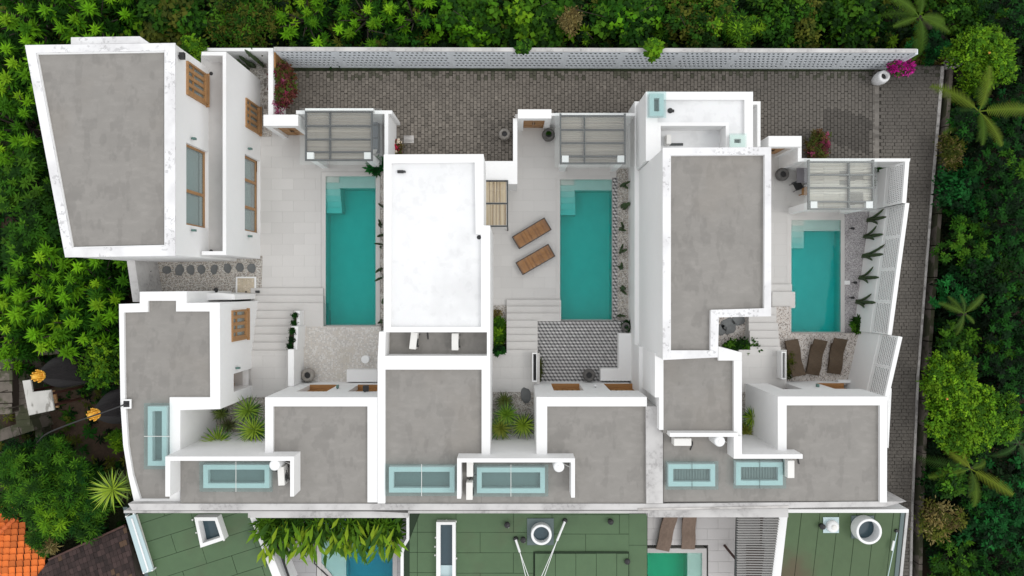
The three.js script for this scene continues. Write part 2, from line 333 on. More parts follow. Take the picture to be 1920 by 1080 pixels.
// ------------------------------------------------------------------ ground and floors
function struct(name, geo, mat) { const g = Array.isArray(geo) ? join(geo) : (geo.attributes.color ? geo : join([geo])); const m = new THREE.Mesh(g, mat); m.name = name; m.userData.kind = 'structure'; scene.add(m); return m; }
function floorGroup(name) { const o = new THREE.Group(); o.name = name; o.userData.kind = 'structure'; scene.add(o); return o; }
{ // terrain: one sheet to the horizon, dug out below the compound
  const xs = [], zs = [];
  for (let x = -320; x < -42; x += 25) xs.push(x); for (let x = -42; x <= 42; x += 1) xs.push(x); for (let x = 65; x <= 340; x += 25) xs.push(x);
  for (let z = -320; z < -30; z += 25) zs.push(z); for (let z = -30; z <= 30; z += 1) zs.push(z); for (let z = 55; z <= 340; z += 25) zs.push(z);
  const pos = [], uv = [], idx = [];
  for (const z of zs) for (const x of xs) {
    const n = fbm(x / 64 + 8, z / 64 + 8, 8, 4, 3) - 0.5;
    const inside = x > -20.5 && x < 23.4 && z > -13.2 && z < 40;
    pos.push(x, inside ? -3.2 : -0.45 + n * 0.7, z); uv.push(x, z);
  }
  for (let j = 0; j + 1 < zs.length; j++) for (let i = 0; i + 1 < xs.length; i++) { const a = j * xs.length + i, b = a + 1, c = a + xs.length, d = c + 1; idx.push(a, c, b, b, c, d); }
  const g = new THREE.BufferGeometry();
  g.setAttribute('position', new THREE.Float32BufferAttribute(pos, 3)); g.setAttribute('uv', new THREE.Float32BufferAttribute(uv, 2)); g.setIndex(idx); g.computeVertexNormals();
  const m = new THREE.Mesh(g, M.soil); m.name = 'ground'; m.userData.kind = 'structure'; scene.add(m);
}
// driveway of small concrete pavers: running bond along the lane, turned on the side road
const lane = floorGroup('driveway');
wpart(lane, 'paver_bed', prism([[488, 118], [1773, 122], [1746, 400], [1723, 700], [1712, 950], [1706, 1240], [1575, 1240], [1582, 726], [1603, 620], [1633, 395], [1640, 330], [488, 330]], -0.03, -1.2), M.grout);
{
  const wet = ccw(W([[1540, 192], [1578, 205], [1636, 208], [1628, 290], [1545, 262]], 0));
  const strip = ccw(W(rect(1636, 140, 1648, 300), 0)), inP = (p, x, z) => clipPoly([[x, z], [x + 1e-3, z], [x, z + 1e-3]], p).length > 2;
  const tone = (x, z) => {
    const big = fbm(x / 90 + 1, z / 90 + 1, 20, 4, 201), f = fbm(x / 90 + 1, z / 90 + 1, 90, 3, 203);
    let k = 0.8 + 0.26 * big + 0.2 * f + 0.26 * (rnd() - 0.5) - (rnd() < 0.03 ? 0.15 : 0) + (rnd() < 0.04 ? 0.2 : 0);
    k *= 0.86; let c = [0.19 * k, 0.168 * k, 0.143 * k];
    const right = step(8, 16, x); c = mixc(c, mulc([0.132, 0.121, 0.107], 0.7 + 0.5 * big + 0.1 * rnd()), 0.75 * right);
    if (inP(wet, x, z)) c = mulc(c, 0.62);
    if (z < -11.5 && rnd() < 0.3) c = mixc(c, [0.03, 0.04, 0.014], 0.6);
    return c;
  };
  const A = W([[492, 119], [1640, 122], [1640, 318], [492, 318]], 0), B = W([[1640, 122], [1770, 124], [1750, 350], [1640, 350]], 0), C = W([[1640, 350], [1750, 350], [1722, 700], [1592, 700]], 0), E = W([[1618, 700], [1722, 700], [1711, 950], [1706, 1200], [1618, 1200]], 0);
  const near = (x, z) => x > X(742) && x < X(958) && z > Z(205) && z < Z(298);
  const paved = (x, z) => z > Z(214) && (x < X(721) || (x > X(964) && x < X(1190)) || (x > X(1440) && z > Z(275) && (x < X(1502) || z > Z(303))));
  const one = { w: 0.248, h: 0.192, gap: 0.022, bond: 0.5, turn: true, top: 0.02, thick: 0.05, tilt: 0.05, uneven: 0.012, jit: 0.03, cham: 0.012, color: tone };
  const pc = new Pieces();
  tiles(pc, A, { ...one, skip: (x, z) => near(x, z) || paved(x, z) });
  const two = { ...one, w: 0.25, h: 0.19, gap: 0.014, turn: false, uneven: 0.006 };
  tiles(pc, B, { ...two, skip: (x, z) => inP(strip, x, z) || (x < X(1640) && z > Z(303)) }); tiles(pc, C, two); tiles(pc, E, two);
  wpart(lane, 'paver', pc.geo(), M.rough).userData.kind = 'stuff';
  // the pavers nearest to the lens lie singly
  const variants = [0, 1, 2, 3, 4, 5].map((i) => { const g = new Pieces(), k = 0.75 + 0.1 * i; g.add([[-0.085, -0.113], [0.085, -0.113], [0.085, 0.113], [-0.085, 0.113]], 0.02, 0.05, [0.165 * k, 0.146 * k, 0.124 * k], 0, 0.012); return g.geo(); });
  let n = 0; const rest = new Pieces();
  for (let r = Math.floor(X(742) / 0.192); r * 0.192 < X(958); r++) for (let a = Math.floor(Z(205) / 0.248) - 1; a * 0.248 < Z(298); a++) {
    const x = (r + 0.5) * 0.192, z = (a + 0.5 + (((r % 2) + 2) % 2) * 0.5) * 0.248 + (hash(r, a, 5) - 0.5) * 0.03;
    if (!near(x, z)) continue;
    if (z > Z(212) && x > X(746) && n < 300 && hash(r, a, 9) > 0.35) { const m = new THREE.Mesh(pick(variants), M.rough); m.name = 'paver'; m.position.set(x, (rnd() - 0.5) * 0.012, z); m.rotation.set((rnd() - 0.5) * 0.05, 0, (rnd() - 0.5) * 0.05); lane.add(m); n++; }
    else rest.add([[x - 0.085, z - 0.113], [x + 0.085, z - 0.113], [x + 0.085, z + 0.113], [x - 0.085, z + 0.113]], 0.02, 0.05, tone(x, z), 0.05, 0.012);
  }
  wpart(lane, 'paver', rest.geo(), M.rough).userData.kind = 'stuff';
  wpart(lane, 'mossy_gutter', prism([[528, 121], [1640, 124], [1640, 134], [1100, 133.5], [528, 133]], 0.045, -0.2), M.moss);
  wpart(lane, 'concrete_strip', prismW(strip, -0.05, 0.018), M.stripgrey);
  wpart(lane, 'drain_cover', prism(rect(757, 254, 776, 268), 0.035, 0), M.concrete);
  wpart(lane, 'edge_kerb', prism([[1765, 124], [1771, 124], [1747, 400], [1724, 700], [1713, 950], [1707, 1230], [1703, 1230], [1709, 950], [1720, 700], [1743, 400]], 0.07, -1), M.concrete);
}
// light stone terraces
const deckTone = (x, z) => { const k = 0.97 + 0.03 * rnd() - 0.09 * step(0.5, 0.72, fbm(x / 90 + 2, z / 90 + 2, 24, 4, 207)); return [0.575 * k, 0.56 * k, 0.54 * k]; };
const deckTile = (top, h) => ({ w: 1.2, h: 0.6, gap: 0.004, bond: 0.5, top, thick: 0.03, color: deckTone });
function terrace(name, outline, level, holes, fields, depth = 1.2) {
  const t = floorGroup(name);
  wpart(t, 'tile_bed', prism(outline, level - 0.012, level - depth, holes), M.joint);
  const pc = new Pieces(); for (const f of fields) tiles(pc, W(f, level), deckTile(level));
  wpart(t, 'floor_tile', pc.geo(), M.tile).userData.kind = 'stuff';
  return t;
}
const PL = 0.44, UP = 1.3;                            // sunken pool terraces at 0, patios at PL, the upper walk at UP
terrace('pool_terrace', [[484, 214], [722, 214], [722, 612], [480, 612]], 0, [rect(602, 322, 713, 611)], [rect(484, 214, 722, 322), rect(480, 322, 602, 612), rect(713, 322, 722, 612)]);
terrace('pool_terrace_001', [[964, 214], [1192, 214], [1192, 602], [905, 602], [905, 345], [964, 345]], 0, [rect(1043, 329, 1156, 601)], [rect(964, 214, 1192, 329), rect(964, 329, 1043, 345), rect(905, 345, 1043, 602), rect(1156, 329, 1192, 602)]);
terrace('pool_terrace_002', [[1352, 310], [1436, 310], [1436, 276], [1500, 276], [1504, 302], [1640, 303], [1640, 404], [1590, 404], [1590, 625], [1352, 625]], 0, [rect(1476, 405, 1586, 624)], [rect(1436, 276, 1500, 303), rect(1436, 303, 1640, 405), rect(1352, 405, 1476, 625), rect(1352, 312, 1436, 405), rect(1586, 405, 1590, 625)]);
terrace('upper_walk', rect(466, 663, 546, 745), UP, [], [rect(466, 663, 546, 745)], 2);
terrace('upper_walk_001', rect(905, 662, 1012, 735), UP, [], [rect(905, 662, 1012, 735)], 2);
terrace('upper_walk_002', rect(1385, 656, 1475, 735), UP, [], [rect(1385, 656, 1475, 735)], 2);
function stairs(label, group, rows, h0, h1) {         // rows: [left, right, v] of each riser, from the pool side up
  const t = thing('stairs', label, 'stairs', P((rows[0][0] + rows[0][1]) / 2, rows[0][2], h0), group);
  const n = rows.length;
  rows.forEach(([a, b, v], i) => {
    const y = h0 + (h1 - h0) * (i + 1) / n, next = i + 1 < n ? rows[i + 1][2] : v + 5, z0 = Z(v, y), z1 = Z(next, h0 + (h1 - h0) * Math.min(n, i + 2) / n) + (i + 1 < n ? 0.02 : 0);
    wpart(t, 'step', [box2(X(a, y), y - 0.045, z0 - 0.025, X(b, y), y, z1), box2(X(a, y), h0 - 1, z0, X(b, y), y - 0.045, z1 - 0.002)], M.stair);
  });
  return t;
}
stairs('wide pale stone stairs beside the long planter wall and the curved white house', null, [[470, 606, 541], [470, 606, 555], [470, 606, 569], [470, 560, 583.5], [470, 560, 598.5], [468, 556, 613], [466, 556, 628], [466, 552, 643], [466, 552, 658]], 0, UP);
stairs('pale stone stairs between the planted bed and the patterned tile patio', null, [[950, 1052, 563], [950, 1052, 575.5], [950, 1052, 588.5], [950, 1008, 602], [950, 1008, 616], [950, 1008, 629], [950, 1008, 642], [950, 1008, 657]], 0, UP);
stairs('narrow pale stairs beside the garden with stepping stones and the brown loungers', null, [[1440, 1485, 534], [1448, 1491, 548], [1404, 1456, 577], [1404, 1456, 592], [1404, 1459, 606.5], [1406, 1460, 621], [1406, 1462, 636], [1407, 1464, 651]], 0, UP);
// patios and gravel beds
struct('terrazzo_patio', prism([[560, 612], [714, 612], [714, 722], [560, 722]], PL, -1.6), M.terrazzo);
struct('landing', prism(rect(556, 583, 606, 612), PL + 0.008, -1.6), M.stair);
struct('pebble_patio', [prism([[1452, 575], [1483, 575], [1483, 625], [1612, 625], [1608, 722], [1452, 722]], PL, -1.6)], M.gravel2);
struct('gravel_strip', prism(rect(713, 300, 724, 620), 0.03, -0.3), M.gravel);
struct('gravel_strip_001', prism(rect(1156, 316, 1192, 622), 0.03, -0.3), M.gravel);
struct('gravel_strip_002', prism([[1584, 396], [1636, 396], [1606, 640], [1584, 640]], 0.03, -1.3), M.greygravel);
struct('gravel_court', prism([[293, 480], [492, 480], [490, 560], [293, 566]], 0.02, -1.2), M.gravel);
struct('gravel_court_001', prism(rect(430, 90, 510, 256), 0.02, -1.2), M.gravel);
struct('gravel_court_002', prism(rect(338, 740, 500, 860), UP - 0.03, -1.2), M.gravel);
struct('gravel_court_003', prism(rect(905, 724, 1012, 862), UP - 0.03, -1.2), M.gravel);
struct('gravel_court_004', prism(rect(1385, 724, 1465, 862), UP - 0.03, -1.2), M.gravel);
struct('gravel_court_005', prism(rect(1340, 575, 1408, 655), 0.25, -1.2), M.gravel2);
struct('gravel_bed', prism(rect(918, 573, 951, 645), 0.12, -1.2), M.gravel);
{ // patterned cement tiles: three tones of rhombus that read as stacked cubes
  const pc = new Pieces(), a = 0.118, tones = [[0.52, 0.51, 0.5], [0.24, 0.235, 0.235], [0.07, 0.068, 0.07]];
  const clip = ccw(W([[1004, 602], [1188, 602], [1188, 718], [1004, 718]], PL)), clip2 = ccw(W(rect(1148.5, 334, 1157.5, 602), 0.03));
  const lay = (clipTo, top) => {
    const xs = clipTo.map((q) => q[0]), zs = clipTo.map((q) => q[1]);
    for (let r = Math.floor(Math.min(...zs) / (1.5 * a)) - 1; r * 1.5 * a < Math.max(...zs) + a; r++) for (let c = Math.floor(Math.min(...xs) / (1.732 * a)) - 1; c * 1.732 * a < Math.max(...xs) + 2 * a; c++) {
      const x = (c + ((r % 2 + 2) % 2) / 2) * 1.732 * a, z = r * 1.5 * a, hex = [0, 1, 2, 3, 4, 5].map((i) => [x + a * Math.sin(i * Math.PI / 3), z - a * Math.cos(i * Math.PI / 3)]);
      [[5, 0, 1], [1, 2, 3], [3, 4, 5]].forEach((k, q) => {
        const poly = [[x, z], ...k.map((i) => hex[i])], mx = poly.reduce((s, p) => s + p[0], 0) / 4, mz = poly.reduce((s, p) => s + p[1], 0) / 4, w = 0.85 + 0.3 * rnd();
        const cut = clipPoly(ccw(poly.map((p) => [mx + (p[0] - mx) * 0.975, mz + (p[1] - mz) * 0.975])), clipTo);
        if (cut.length > 2) pc.add(cut, top, 0.02, mulc(tones[q], w));
      });
    }
  };
  const t = floorGroup('tiled_patio');
  wpart(t, 'tile_bed', prism(rect(1004, 602, 1188, 718), PL - 0.006, -1.6), M.joint);
  lay(clip, PL); lay(clip2, 0.044);
  wpart(t, 'patterned_tile', pc.geo(), M.tile).userData.kind = 'stuff';
  wpart(t, 'tile_edge', prism(rect(1148, 333, 1158, 602), 0.034, -0.3), M.joint);
}

// ------------------------------------------------------------------ pools
function pool(label, u0, v0, u1, v1, depth, mat, o = {}) {
  const L = o.level ?? 0, x0 = X(u0, L), x1 = X(u1, L), z0 = Z(v0, L), z1 = Z(v1, L), b = L - depth, w = 0.18;
  const t = thing('swimming_pool', label, 'pool', [(x0 + x1) / 2, L, (z0 + z1) / 2]);
  wpart(t, 'basin', [box2(x0 - w, b - 0.2, z0 - w, x1 + w, b, z1 + w), box2(x0 - w, b, z0 - w, x0, L - 0.02, z1 + w), box2(x1, b, z0 - w, x1 + w, L - 0.02, z1 + w), box2(x0, b, z0 - w, x1, L - 0.02, z0), box2(x0, b, z1, x1, L - 0.02, z1 + w)], o.liner ?? M.liner);
  const c = 0.22, y = L + 0.012, cm = o.coping ?? M.stair;
  wpart(t, 'coping', prismW([[x0 - c, z0 - c], [x1 + c, z0 - c], [x1 + c, z1 + (o.nosouth ? 0.02 : c)], [x0 - c, z1 + (o.nosouth ? 0.02 : c)]], L - 0.02, y, [[[x0 + 0.02, z0 + 0.02], [x1 - 0.02, z0 + 0.02], [x1 - 0.02, z1 - 0.02], [x0 + 0.02, z1 - 0.02]]]), cm);
  if (o.ledge) wpart(t, 'shallow_ledge', box2(X(o.ledge[0], L), b, z0, X(o.ledge[1], L), L - 0.14, Z(o.ledge[2], L - 0.14)), o.liner ?? M.liner);
  if (o.steps) o.steps.forEach(([v, w1], i) => wpart(t, 'pool_step', box2(x0, b, Z(i ? o.steps[i - 1][0] : v0, L) - (i ? 0.0 : 0), X(w1, L - 0.3), L - 0.08 - i * 0.065, Z(v, L)), o.liner ?? M.liner));
  wpart(t, 'water_surface', box2(x0 - 0.01, b - 0.02, z0 - 0.01, x1 + 0.01, L - 0.06, z1 + 0.01), mat);
  return t;
}
const st = (u, list) => list.map((v, i) => [v, u + i * 0.6]);
pool('long teal swimming pool beside the planted wall and terrazzo patio', 610, 330, 705, 610, 1.45, M.water, { nosouth: true, ledge: [635, 705, 353], steps: st(638, [342, 354, 366, 376.5, 387.5, 398.5]) });
pool('long teal swimming pool with a patterned tile edge beside the two wooden loungers', 1049.5, 336, 1148, 600, 1.45, M.water, { nosouth: true, ledge: [1073, 1148, 357], steps: st(1076, [347, 358, 369, 380, 391, 402]) });
pool('short pale turquoise swimming pool in front of the three brown wicker loungers', 1483, 412, 1577, 623, 1.15, M.water3, { nosouth: true, ledge: [1500, 1577, 433], steps: st(1504, [423, 434, 445, 455, 465]) });

// ------------------------------------------------------------------ buildings
// openings measured on an east-facing plane x = xw or on a north-facing plane z = zw
const hX = (u, xw) => D - xw * F / (u - 960), zX = (u, v, xw) => (v - 540) * xw / (u - 960);
const hZ = (v, zw) => D - zw * F / (v - 540), xZ = (u, v, zw) => (u - 960) * zw / (v - 540);
function slatWindow(b, xw, z0, z1, y0, y1, n = 4) {     // wooden frame with rails and narrow panes, on an east wall
  const f = wpart(b, 'window', [box2(xw - 0.06, y0, z0, xw + 0.07, y1, z0 + 0.09), box2(xw - 0.06, y0, z1 - 0.09, xw + 0.07, y1, z1), box2(xw - 0.06, y1 - 0.09, z0 + 0.09, xw + 0.07, y1, z1 - 0.09), box2(xw - 0.06, y0, z0 + 0.09, xw + 0.12, y0 + 0.26, z1 - 0.09)], M.teak);
  const a = z0 + 0.09, s = (z1 - z0 - 0.18) / n;
  for (let i = 0; i < n; i++) {
    wpart(f, 'slat', box2(xw - 0.02, y0 + 0.26, a + i * s + s * 0.52, xw + 0.045, y1 - 0.09, a + (i + 1) * s), M.teak);
    wpart(f, 'slat', box2(xw - 0.02, y0 + 0.5 + 0.42 * (y1 - y0), a + i * s, xw + 0.03, y0 + 0.58 + 0.42 * (y1 - y0), a + i * s + s * 0.52), M.oiled);
    wpart(f, 'pane', box2(xw - 0.035, y0 + 0.26, a + i * s, xw - 0.027, y1 - 0.09, a + i * s + s * 0.52), M.pane);
  }
  wpart(f, 'sill', box2(xw - 0.05, y0 - 0.05, z0 - 0.05, xw + 0.14, y0, z1 + 0.05), M.teak);
}
function glassDoor(b, xw, z0, z1, y0, y1, splits) {     // tall wooden frame with panes set back in the wall, on an east wall
  const x0 = xw - 0.3, x1 = xw - 0.2, zs = [z0, ...splits, z1];
  const f = wpart(b, 'glass_door', [box2(x0, y0, z0, x1, y1, z0 + 0.1), box2(x0, y0, z1 - 0.1, x1, y1, z1), box2(x0, y1 - 0.12, z0 + 0.1, x1, y1, z1 - 0.1), box2(x0, y0, z0 + 0.1, x1, y0 + 0.12, z1 - 0.1), ...splits.map((z) => box2(x0, y0 + 0.12, z - 0.07, x1, y1 - 0.12, z + 0.07))], M.teak);
  for (let i = 0; i + 1 < zs.length; i++) {
    wpart(f, 'pane', box2(x0 + 0.045, y0 + 0.12, zs[i] + 0.07, x0 + 0.055, y1 - 0.12, zs[i + 1] - 0.07), M.pane);
    wpart(f, 'blind', Array.from({ length: 14 }, (_, k) => box2(x0 - 0.2, y0 + 0.15 + k * (y1 - y0 - 0.3) / 14, zs[i] + 0.1, x0 - 0.16, y0 + 0.15 + (k + 0.8) * (y1 - y0 - 0.3) / 14, zs[i + 1] - 0.1)), M.blind);
  }
}
function recess(b, zw, x0, x1, y0, y1, kind) {          // wooden window set deep in a north wall
  const z0 = zw + 0.24, z1 = zw + 0.32;
  const f = wpart(b, 'window', [box2(x0, y0, z0, x0 + 0.09, y1, z1), box2(x1 - 0.09, y0, z0, x1, y1, z1), box2(x0 + 0.09, y1 - 0.09, z0, x1 - 0.09, y1, z1), box2(x0 + 0.09, y0, z0, x1 - 0.09, y0 + 0.3, z1)], kind === 'dark' ? M.darkwood : M.oiled);
  const n = 5, s = (x1 - x0 - 0.18) / n;
  for (let i = 0; i < n; i++) {
    wpart(f, 'slat', box2(x0 + 0.09 + i * s, y0 + 0.3, z0 + 0.01, x0 + 0.09 + (i + 0.62) * s, y1 - 0.09, z1 - 0.01), kind === 'dark' ? M.darkwood : M.oiled);
    wpart(f, 'pane', box2(x0 + 0.09 + (i + 0.62) * s, y0 + 0.3, z0 + 0.035, x0 + 0.09 + (i + 1) * s, y1 - 0.09, z0 + 0.045), M.pane);
  }
  wpart(f, 'sill', box2(x0, y0 - 0.03, zw - 0.02, x1, y0 + 0.012, z0), kind === 'dark' ? M.white : M.oiled);
}
function sconce(b, x, y, z, dx, dz) {                   // small metal up-and-down wall lamp
  const l = wpart(b, 'wall_lamp', [box(x + dx * 0.12, y, z + dz * 0.12, 0.1 + Math.abs(dx) * 0.06, 0.2, 0.1 + Math.abs(dz) * 0.06)], M.lampgreen);
  wpart(l, 'bracket', box(x + dx * 0.03, y, z + dz * 0.03, 0.05, 0.1, 0.05), M.black);
}
const roofSlab = (b, list, h, mat = M.cement, t = 0.25) => {
  if (list.length === 4) { const c = [0, 1].map((k) => list.reduce((s, q) => s + q[k], 0) / 4); wpart(b, 'edge_seal', prism(list, h + 0.012, h - 0.1, [list.map(([u, v]) => [u + Math.sign(c[0] - u) * 2.6, v + Math.sign(c[1] - v) * 2.9])]), M.steel); }  // added dark strip: paints the shade of the parapet's inner face
  return wpart(b, 'roof', prism(list, h, h - t), mat);
};

{ // two-storey house on the left
  const b = thing('two_storey_house', 'two storey white house with stained parapet and large grey roof beside the left trees', 'house', P(240, 280, 0));
  const xw = X(327, 7), x2 = X(424, 4.5), H = 7;
  const w1 = [hX(387, xw), hX(350, xw)], zz = (u, v) => zX(u, v, xw);
  const outer = [[48, 86], [327, 82], [327, 478], [123, 481]], inner = [[70, 102], [308, 98], [308, 459], [137, 463]];
  const win = [zz(350, 114), zz(350, 177), w1[0], w1[1]], door = [zz(350.5, 267), zz(350.5, 421), 3.52, hX(350.5, xw)];
  const lw = [zX(460, 183, x2), zX(460, 238, x2), hX(486, x2), hX(460, x2)], ld = [zX(459, 288, x2), zX(459, 432, x2), 0.04, hX(459, x2)];
  const notch = (xx, q) => box2(xx - 0.9, q[2], q[0], xx + 0.2, q[3], q[1]);
  wpart(b, 'wall', carve(prism(outer, H - 0.06, -0.6, [inner]), [notch(xw, win), notch(xw, door)]), M.white);
  wpart(b, 'parapet_cap', prism([[46.5, 84.5], [328.5, 80.5], [328.5, 479.5], [122, 482.5]], H, H - 0.06, [[[67, 99], [309, 95], [309, 461], [135, 465]]]), M.worn);
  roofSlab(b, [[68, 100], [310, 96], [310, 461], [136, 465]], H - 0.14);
  wpart(b, 'roof_block', prism([[133, 70], [262, 68], [279, 80.5], [133, 83]], 6.7, 3), M.worn);
  const wing = [[378, 97], [424, 97], [424, 478], [378, 478], [378, 471], [417.5, 471], [417.5, 104], [378, 104]];
  wpart(b, 'terrace_wall', carve(prism(wing, 4.5, -0.6), [notch(x2, lw), notch(x2, ld)]), M.white);
  wpart(b, 'terrace_floor', [prism([[377, 102], [419, 102], [419, 473], [377, 473]], 3.5, 3.3)], M.terracefloor);
  slatWindow(b, xw, ...win); glassDoor(b, xw, ...door, [zz(350.5, 355)]);
  slatWindow(b, x2, ...lw); glassDoor(b, x2, ...ld, [zX(459, 333, x2), zX(459, 385, x2)]);
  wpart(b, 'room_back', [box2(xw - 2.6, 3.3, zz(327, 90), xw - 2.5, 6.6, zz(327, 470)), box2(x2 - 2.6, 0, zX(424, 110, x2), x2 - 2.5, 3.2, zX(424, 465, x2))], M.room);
  for (const [u, v] of [[359, 260], [359, 432]]) sconce(b, xw, hX(u, xw), zz(u, v), 1, 0);
  for (const [u, v] of [[465, 279], [465, 443]]) sconce(b, x2, hX(u, x2), zX(u, v, x2), 1, 0);
  const fl = wpart(b, 'flood_lamp', [box(xw + 0.16, hX(335, xw), zz(335, 105), 0.22, 0.16, 0.3)], M.black); wpart(fl, 'arm', box(xw + 0.03, hX(335, xw), zz(335, 105), 0.08, 0.07, 0.07), M.steel);
  for (const v of [138, 471]) wpart(b, 'floor_drain', cyl(X(396, 3.5), 3.5, Z(v, 3.5), 0.09, 0.09, 0.02), M.black);
}
{ // single-storey house lower left
  const b = thing('single_storey_house', 'white house with curved left edge, notched grey roof and wooden window by the stairs', 'house', P(310, 720, 1));
  const H = 5.2, xw = X(412.5, H), outer = [[223, 570], [262, 569], [262, 547], [350, 546], [350, 568], [412, 567.5], [413, 767], [338, 769], [338, 944], [252, 944], [240, 890], [231, 835], [226, 760]];
  const inner = [[232, 586], [277, 585], [277, 564], [330, 564], [330, 584], [393, 584], [394, 745], [318, 745], [318, 936], [263, 936], [249, 890], [240, 835], [234, 740]];
  const win = [zX(434, 582, xw), zX(434, 641, xw), hX(463, xw), hX(434, xw)], door = [zX(438, 701, xw), zX(438, 735, xw), UP, hX(438, xw)];
  wpart(b, 'wall', carve(prism(outer, H, 0, [inner]), [box2(xw - 0.45, win[2], win[0], xw + 0.3, win[3], win[1]), box2(xw - 1.2, door[2], door[0], xw + 0.3, door[3], door[1])]), M.white);
  roofSlab(b, inner.map(([u, v]) => [u + (u < 290 ? -1.5 : 1.5), v + (v < 650 ? -1.5 : 1)]), H - 0.14);
  slatWindow(b, xw, ...win);
  const f = wpart(b, 'door_frame', [box2(xw - 1, UP, door[0], xw - 0.9, door[3], door[0] + 0.12), box2(xw - 1, UP, door[1] - 0.12, xw - 0.9, door[3], door[1]), box2(xw - 1, door[3] - 0.12, door[0] + 0.12, xw - 0.9, door[3], door[1] - 0.12)], M.teak);
  wpart(b, 'porch_floor', box2(xw - 1.25, UP - 0.1, door[0] - 0.05, xw - 0.46, UP - 0.004, door[1] + 0.05), M.terracefloor); wpart(b, 'porch_lining', [box2(xw - 1.25, UP, door[0] - 0.06, xw - 0.42, door[3], door[0] - 0.004), box2(xw - 1.25, UP, door[1] + 0.004, xw - 0.42, door[3], door[1] + 0.06)], M.white);
  wpart(f, 'door_leaf', box2(xw - 0.98, UP, door[0] + 0.12, xw - 0.93, door[3] - 0.12, door[1] - 0.12), M.oiled);
  sconce(b, xw, hX(442, xw), zX(442, 690, xw), 1, 0);
  wpart(b, 'low_ledge', prism([[350, 552], [412, 549], [440, 552], [440, 562], [412, 562], [350, 564]], 3.0, 0), M.white);
}
const HS = 5.7, zS = Z(745, HS);                       // the south row
function southWindows(b, list, kinds = []) {           // [u, v] of the two lower corners and the two upper ones on the north face -> opening
  const qs = list.map(([uL, uR, vTop, vBot]) => { const y1 = hZ(vTop, zS), y0 = hZ(vBot, zS); return [xZ(uL, vTop, zS), xZ(uR, vTop, zS), y0, y1]; });
  qs.forEach((q, i) => recess(b, zS, ...q, kinds[i]));
  return qs;
}
const northWall = (list, openings) => carve(prism(list, HS, 0), openings.map((q) => box2(q[0], q[2], zS - 0.3, q[1], q[3], zS + 0.34)));
{
  const b = thing('single_storey_house', 'white house with plain grey roof directly south of the terrazzo patio', 'house', P(600, 850, 1.3));
  const q = southWindows(b, [[556, 612, 734, 722], [652, 706, 734, 722]]);
  wpart(b, 'wall', northWall(rect(497, 745, 707.8, 762), q), M.white);
  wpart(b, 'wall', prism([[497, 762], [512, 762], [512, 856], [497, 856]], HS, 0), M.white);
  wpart(b, 'wall', prism(rect(689, 762, 707.8, 942), HS, 0), M.white);
  roofSlab(b, [[338.5, 858], [498, 858], [498, 856.3], [511, 856.3], [511, 761], [690, 761], [690, 943], [338.5, 943]], HS - 0.16);
  sconce(b, xZ(633, 729, zS), hZ(729, zS), zS, 0, -1);
  const fl = wpart(b, 'flood_lamp', box(xZ(686, 735, zS), hZ(735, zS), zS - 0.18, 0.26, 0.2, 0.28), M.black);
  wpart(fl, 'arm', box(xZ(684, 735, zS), hZ(735, zS), zS - 0.03, 0.07, 0.07, 0.06), M.steel);
}
{
  const b = thing('white_roof_house', 'white house with bright white flat roof and sunken roof alley between the first two pools', 'house', P(815, 480, 0));
  const H = 5.75;
  wpart(b, 'wall', prism([[719.5, 289.6], [906.7, 289], [906.7, 422.5], [919, 423], [919, 674.8], [708, 674.8], [711, 622], [719.5, 622]], H, 0, [[[734, 306], [890, 304.5], [892, 439], [902, 440], [902, 613], [733, 613]], [[723, 623], [913, 623], [913, 667.5], [722, 667.5]]]), M.white);
  wpart(b, 'white_roof', prism([[733, 305], [891, 303.5], [893, 438], [903, 439], [903, 614], [732, 614]], H - 0.2, H - 0.5), M.deckroof);
  wpart(b, 'alley_floor', prism(rect(720, 621, 915, 670), 4.7, 4.4), M.cement);
  wpart(b, 'roof_drain', [cyl(X(898, H - 0.2), H - 0.2, Z(445, H - 0.2), 0.1, 0.1, 0.02)], M.black);
  wpart(b, 'roof_vent', [box(X(750, H), H - 0.14, Z(321, H), 0.28, 0.12, 0.13)], M.black);
  wpart(b, 'roof_vent', [cyl(X(750, H) + 0.2, H - 0.2, Z(321, H), 0.05, 0.05, 0.14)], M.iron);
}
{
  const b = thing('grey_roof_block', 'white walled block with square grey roof south of the white roofed house', 'house', P(815, 800, 1.3));
  const H = HS + 0.05;
  wpart(b, 'wall', prism(rect(708, 675, 919, 693), H, 0), M.white);
  wpart(b, 'wall', prism(rect(708, 693, 722, 944), H, 0), M.white);
  wpart(b, 'wall', prism(rect(903, 693, 919, 857), H, 0), M.white);
  roofSlab(b, [[721, 692], [904, 692], [904, 857.2], [902.8, 857.2], [902.8, 943], [721, 943]], HS - 0.15);
}
{
  const b = thing('single_storey_house', 'white house with grey roof south of the patterned tile patio', 'house', P(1110, 850, 1.3));
  const q = southWindows(b, [[1038.5, 1095, 732.7, 720], [1144, 1203, 732.7, 720]]);
  wpart(b, 'wall', northWall(rect(1006, 744.5, 1213, 762), q), M.white);
  wpart(b, 'wall', prism([[1006, 762], [1026, 762], [1026, 858], [1006, 858]], HS, 0), M.white);
  wpart(b, 'wall', prism([[1211, 762], [1243, 762], [1243, 944], [1212, 944]], HS, 0), M.old, 'stained pale parapet');
  roofSlab(b, [[903, 859], [1007, 859], [1007, 858.2], [1025, 858.2], [1025, 761], [1212, 761], [1212, 943], [903, 943]], HS - 0.155);
  const l = wpart(b, 'wall_lamp', [cyl(xZ(1116, 727, zS), hZ(727, zS) - 0.1, zS - 0.12, 0.06, 0.05, 0.2)], M.whitemetal); wpart(l, 'bracket', box(xZ(1116, 727, zS), hZ(727, zS), zS - 0.04, 0.05, 0.05, 0.08), M.steel);
}
